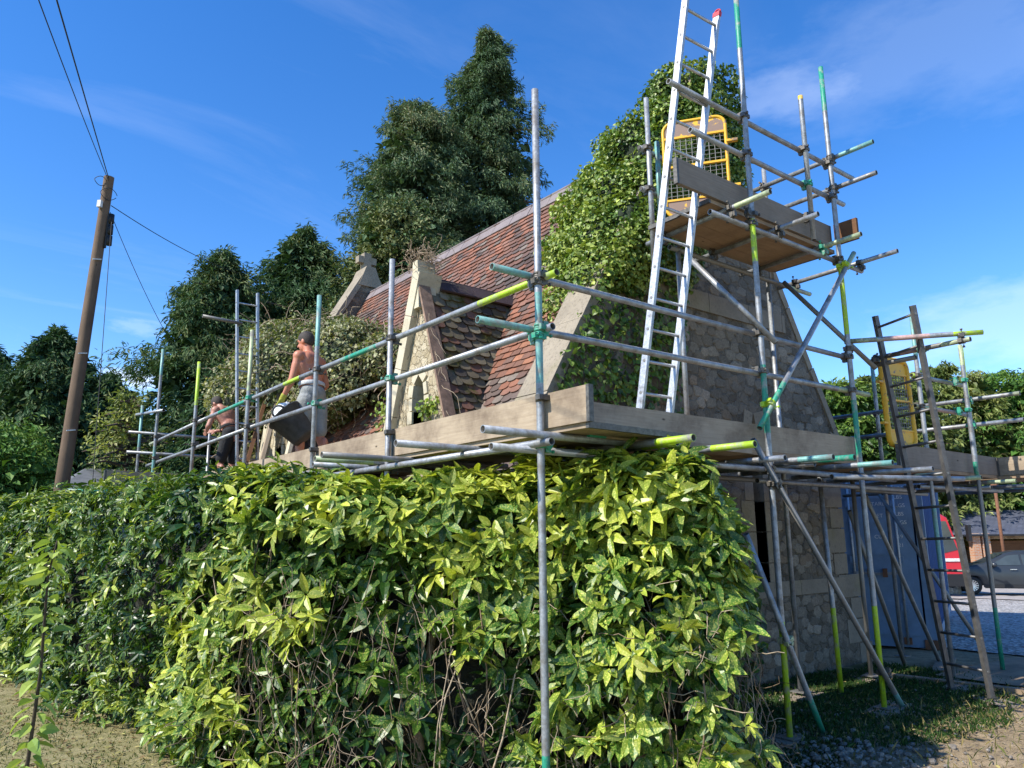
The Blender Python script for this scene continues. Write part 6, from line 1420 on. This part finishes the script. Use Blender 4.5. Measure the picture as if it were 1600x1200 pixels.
def person(lab, org, face_deg, J, skin, shorts, glove=None, hair='short_hair', scale=1.0, shortlen=.55):
    """J joints in local metres (forward, left, up); builds body, hair, shorts, boots"""
    f = Vector((math.cos(rad(face_deg)), math.sin(rad(face_deg)), 0)); l = Vector((-f.y, f.x, 0)); org = Vector(org)
    t_ = thing('person', org, lab, 'person', None); W = lambda p: org+(f*p[0]+l*p[1]+Vector((0, 0, p[2])))*scale; S = scale
    g = {k: W(v) for k, v in J.items() if k not in ('hd', 'tilt')}; up_ = Vector((0, 0, 1)); pr = []
    spine = (g['neck']-g['pelvis']).normalized(); sl_ = (g['shL']-g['shR']).normalized(); sf = sl_.cross(spine).normalized()
    ax = (sf, sl_, spine)
    pr += [('ball', g['pelvis'], (.115*S, .165*S, .13*S), ax), ('ball', g['waist'], (.118*S, .158*S, .15*S), ax), ('ball', g['chest'], (.128*S, .185*S, .18*S), ax), ('ball', g['upper']+spine*-.02, (.105*S, .195*S, .11*S), ax)]
    for sd_, q in (('L', 1), ('R', -1)):
        sh, el, wr = g['sh'+sd_], g['el'+sd_], g['wr'+sd_]
        pr += [('cap', g['upper'].lerp(g['neck'], .3), sh, .062*S, .066*S), ('ball', sh, (.068*S,)*3, ax), ('cap', sh, el, .058*S, .041*S), ('cap', sh.lerp(el, .35), sh.lerp(el, .55), .054*S, .05*S), ('cap', el, wr, .042*S, .027*S), ('cap', el.lerp(wr, .15), el.lerp(wr, .4), .046*S, .038*S)]
        pr += [('cap', g['waist']+sl_*q*.09*S+spine*.05, sh-spine*.10*S-sl_*q*.03*S, .07*S, .06*S)]   # flank and lat
        pr += [('ball', g['upper']-sf*.055*S+sl_*q*.09*S-spine*.04*S, (.05*S, .07*S, .09*S), ax)]      # shoulder blade
        # hand: palm, five fingers curled
        hd_ = (wr-el).normalized(); hx = g.get('cur'+sd_, None); pn = (Vector(J['hd'][0])*0+sf) ; side = hd_.cross(sf).normalized(); pal = wr+hd_*.055*S
        hands = [('ball', pal, (.042*S, .018*S, .05*S), (side, sf, hd_))]
        for k in range(4):
            fl = (.040, .046, .043, .034)[k]*S; b_ = wr+hd_*.092*S+side*(.030-.020*k)*S; m1 = b_+(hd_*.9+sf*.35).normalized()*fl; m2 = m1+(hd_*.35-sf*-.9).normalized()*fl*.8; hands += [('cap', b_-hd_*.02*S, m1, .0095*S, .0088*S), ('cap', m1, m2, .0088*S, .0072*S)]
        tb_ = wr+hd_*.035*S+side*.034*S; t1 = tb_+(side*.7+hd_*.6+sf*.3).normalized()*.036*S; hands += [('cap', tb_, t1, .011*S, .0095*S), ('cap', t1, t1+(hd_*.8+sf*.5).normalized()*.028*S, .0095*S, .0075*S)]
        pr += hands
        if glove and sd_ in glove: 
            fuse('glove', [(h[0], h[1], h[2], h[3]+.004, h[4]+.004) if h[0] == 'cap' else (h[0], h[1], tuple(r+.005 for r in h[2]), h[3]) for h in hands]+[('cap', wr-hd_*.03*S, wr+hd_*.03*S, .036*S, .034*S)], 'yellow_glove', t_, .006, 3)
    for sd_, q in (('L', 1), ('R', -1)):
        hp, kn, an = g['hip'+sd_], g['kn'+sd_], g['an'+sd_]
        pr += [('cap', hp, kn, .088*S, .055*S), ('cap', kn, an, .052*S, .034*S), ('ball', kn.lerp(an, .28)-f*.018*S, (.05*S, .05*S, .10*S), (f, l, up_)), ('cap', an, an+f*.10*S-up_*.045*S, .036*S, .03*S)]
    # head
    h0 = g['head']; hf = Vector(J['hd'][0]); hf = (f*hf.x+l*hf.y+up_*hf.z).normalized(); hu = g['head']-g['neck']; hu = (hu-hf*hu.dot(hf)).normalized(); hl = hu.cross(hf).normalized(); hax = (hf, hl, hu)
    pr += [('cap', g['upper'], h0-hu*.06*S-hf*.01*S, .066*S, .056*S), ('ball', h0+hu*.025*S-hf*.008*S, (.098*S, .078*S, .10*S), hax), ('ball', h0-hu*.045*S+hf*.030*S, (.062*S, .058*S, .075*S), hax), ('ball', h0-hu*.088*S+hf*.062*S, (.024*S, .024*S, .02*S), hax),
           ('cap', h0+hf*.088*S+hu*.008*S, h0+hf*.112*S-hu*.028*S, .009*S, .014*S), ('ball', h0+hf*.084*S+hu*.028*S, (.014*S, .05*S, .012*S), hax), ('ball', h0+hf*.086*S-hu*.062*S, (.012*S, .024*S, .008*S), hax)]
    for q in (1, -1): pr += [('ball', h0+hl*q*.078*S-hf*.006*S-hu*.008*S, (.020*S, .010*S, .032*S), hax)]
    fuse('body', pr, skin, t_, .0085, 4)
    mb = MB()
    for q in (1, -1): mb.ball(h0+hf*.081*S+hl*q*.032*S+hu*.008*S, .011*S, 'black', (1, 1, .7))
    build(mb, 'eyes', t_)
    # hair cap: back and top of the skull
    rows = []
    for i in range(15):
        th = (i/14)*1.95; row = []
        for ph in np.linspace(0, 2*math.pi, 30, endpoint=False):
            lim = 1.0+1.55*((1-math.cos(ph))/2)**.62; tt_ = th*lim/1.95; k2 = 1-.06*(i/14)**3; d = (hf*math.cos(ph)*math.sin(tt_)*.105+hl*math.sin(ph)*math.sin(tt_)*.0845+hu*math.cos(tt_)*(.106 if tt_ < 1.57 else .12))*k2
            row.append(h0+hu*.025*S-hf*.008*S+d*S*(1+.012*random.random()))
        rows.append(row)
    mb = MB(); mb.grid(rows, hair, True, True); hob = build(mb, 'hair', t_)
    # shorts
    pr = [('ball', g['pelvis']+up_*.02*S, (.128*S, .178*S, .13*S), ax)]
    for sd_ in 'LR':
        hp, kn = g['hip'+sd_], g['kn'+sd_]; e = hp.lerp(kn, shortlen/.55*.82); pr += [('cap', hp, e, .108*S, .088*S)]
    so = fuse('shorts', pr, shorts, t_, .010, 4)
    mb = MB(); c0 = g['pelvis']+spine*.125*S
    P = [[c0+spine*(dz)*S+sf*math.cos(a)*.128*S*k_+sl_*math.sin(a)*.170*S*k_ for a in np.linspace(0, 2*math.pi, 32, endpoint=False)] for dz, k_ in ((-.028, 1.0), (-.022, 1.03), (.018, 1.03), (.022, .98))]
    mb.grid(P, 'pale_band' if shorts == 'grey_cloth' else shorts, True, True); build(mb, 'waistband', so)
    for sd_ in 'LR':
        an = g['an'+sd_]; fuse('boot', [('cap', an+up_*.05*S, an-up_*.03*S, .052*S, .050*S), ('cap', an-up_*.035*S-f*.03*S, an-up_*.045*S+f*.14*S, .046*S, .038*S)], 'boot_leather', t_, .009, 2)
    return t_
J1 = dict(pelvis=(0, 0, .97), waist=(.03, .0, 1.12), chest=(.06, .0, 1.28), upper=(.07, 0, 1.41), neck=(.09, 0, 1.50), head=(.135, .01, 1.625), hd=[(.96, .20, -.22)], shL=(.06, .185, 1.41), shR=(.08, -.185, 1.40),
          elL=(.10, .235, 1.13), wrL=(.25, .215, .94), elR=(.06, -.27, 1.14), wrR=(.26, -.20, .98), hipL=(.0, .095, .90), hipR=(.0, -.095, .90), knL=(.08, .11, .50), knR=(-.02, -.12, .49), anL=(.02, .12, .09), anR=(-.22, -.12, .14))
M1 = (.57, 4.85, 2.268)
person('shirtless grey-haired man in grey shorts seen from behind, carrying a rubber tub', M1, 112, J1, 'tanned_skin', 'grey_cloth', 'L', scale=1.03)
J2 = dict(pelvis=(0, 0, .95), waist=(.06, .0, 1.10), chest=(.15, .0, 1.24), upper=(.21, 0, 1.35), neck=(.26, 0, 1.42), head=(.36, .0, 1.49), hd=[(.72, -.1, -.68)], shL=(.20, .185, 1.34), shR=(.20, -.185, 1.33),
          elL=(.24, .27, 1.08), wrL=(.42, .13, 1.02), elR=(.26, -.26, 1.08), wrR=(.44, -.10, 1.05), hipL=(.0, .095, .88), hipR=(.0, -.095, .88), knL=(.10, .12, .48), knR=(.08, -.12, .48), anL=(-.02, .13, .09), anR=(-.02, -.13, .09))
person('second shirtless man in black shorts, bowed over his hands behind the far scaffold post', (.66, 8.0, 2.268), 118, J2, 'ruddy_skin', 'black_cloth', None, scale=.93)
# rubber tub with a bag of rubble
tubt = Vector((.36, 4.80, 2.86)); axt = (Vector((-.55, .42, .72))).normalized(); d_, a_, b__ = bar_axes(axt)
tbo = thing('builders_tub', tubt, 'black rubber builders tub tipped open, hanging from the shirtless man\'s gloved hand', 'tub')
mb = MB(); prf = [(.0, .0), (.13, .0), (.150, .02), (.205, .36), (.222, .365), (.222, .38), (.200, .38), (.142, .03), (.0, .03)]
rows = [[tubt+axt*(z-.17)+(a_*math.cos(t_)+b__*math.sin(t_))*max(r_, .001)*(1+.06*math.sin(2*t_)*(z/.4)) for t_ in np.linspace(0, 2*math.pi, 30, endpoint=False)] for r_, z in prf]
mb.grid(rows, 'rubber', True, True); build(mb, 'body', tbo, recalc=True)
for sg in (-1, 1):
    mb = MB(); c = tubt+axt*.21+a_*sg*.215; P = [c+b__*math.cos(q)*.07+axt*math.sin(q)*.07 for q in np.linspace(0, math.pi, 9)]; mb.pipe(P, .012, 'rubber', 8); build(mb, 'handle', tbo)
m, t, b, o = newmat('clear_bag'); b.inputs['Base Color'].default_value = (.75, .77, .78, 1); b.inputs['Roughness'].default_value = .3; bump(t, b, noise(t, 14, 4, .6, coord(t), 1.5), .9, .03)
mb = MB(); mb.ball(tubt+axt*.17, .15, 'clear_bag', (1, 1, 1.15), 14, 10, .12); tag(build(mb, 'plastic_bag', None, tubt), 'crumpled pale plastic bag in the rubber tub', 'bag')
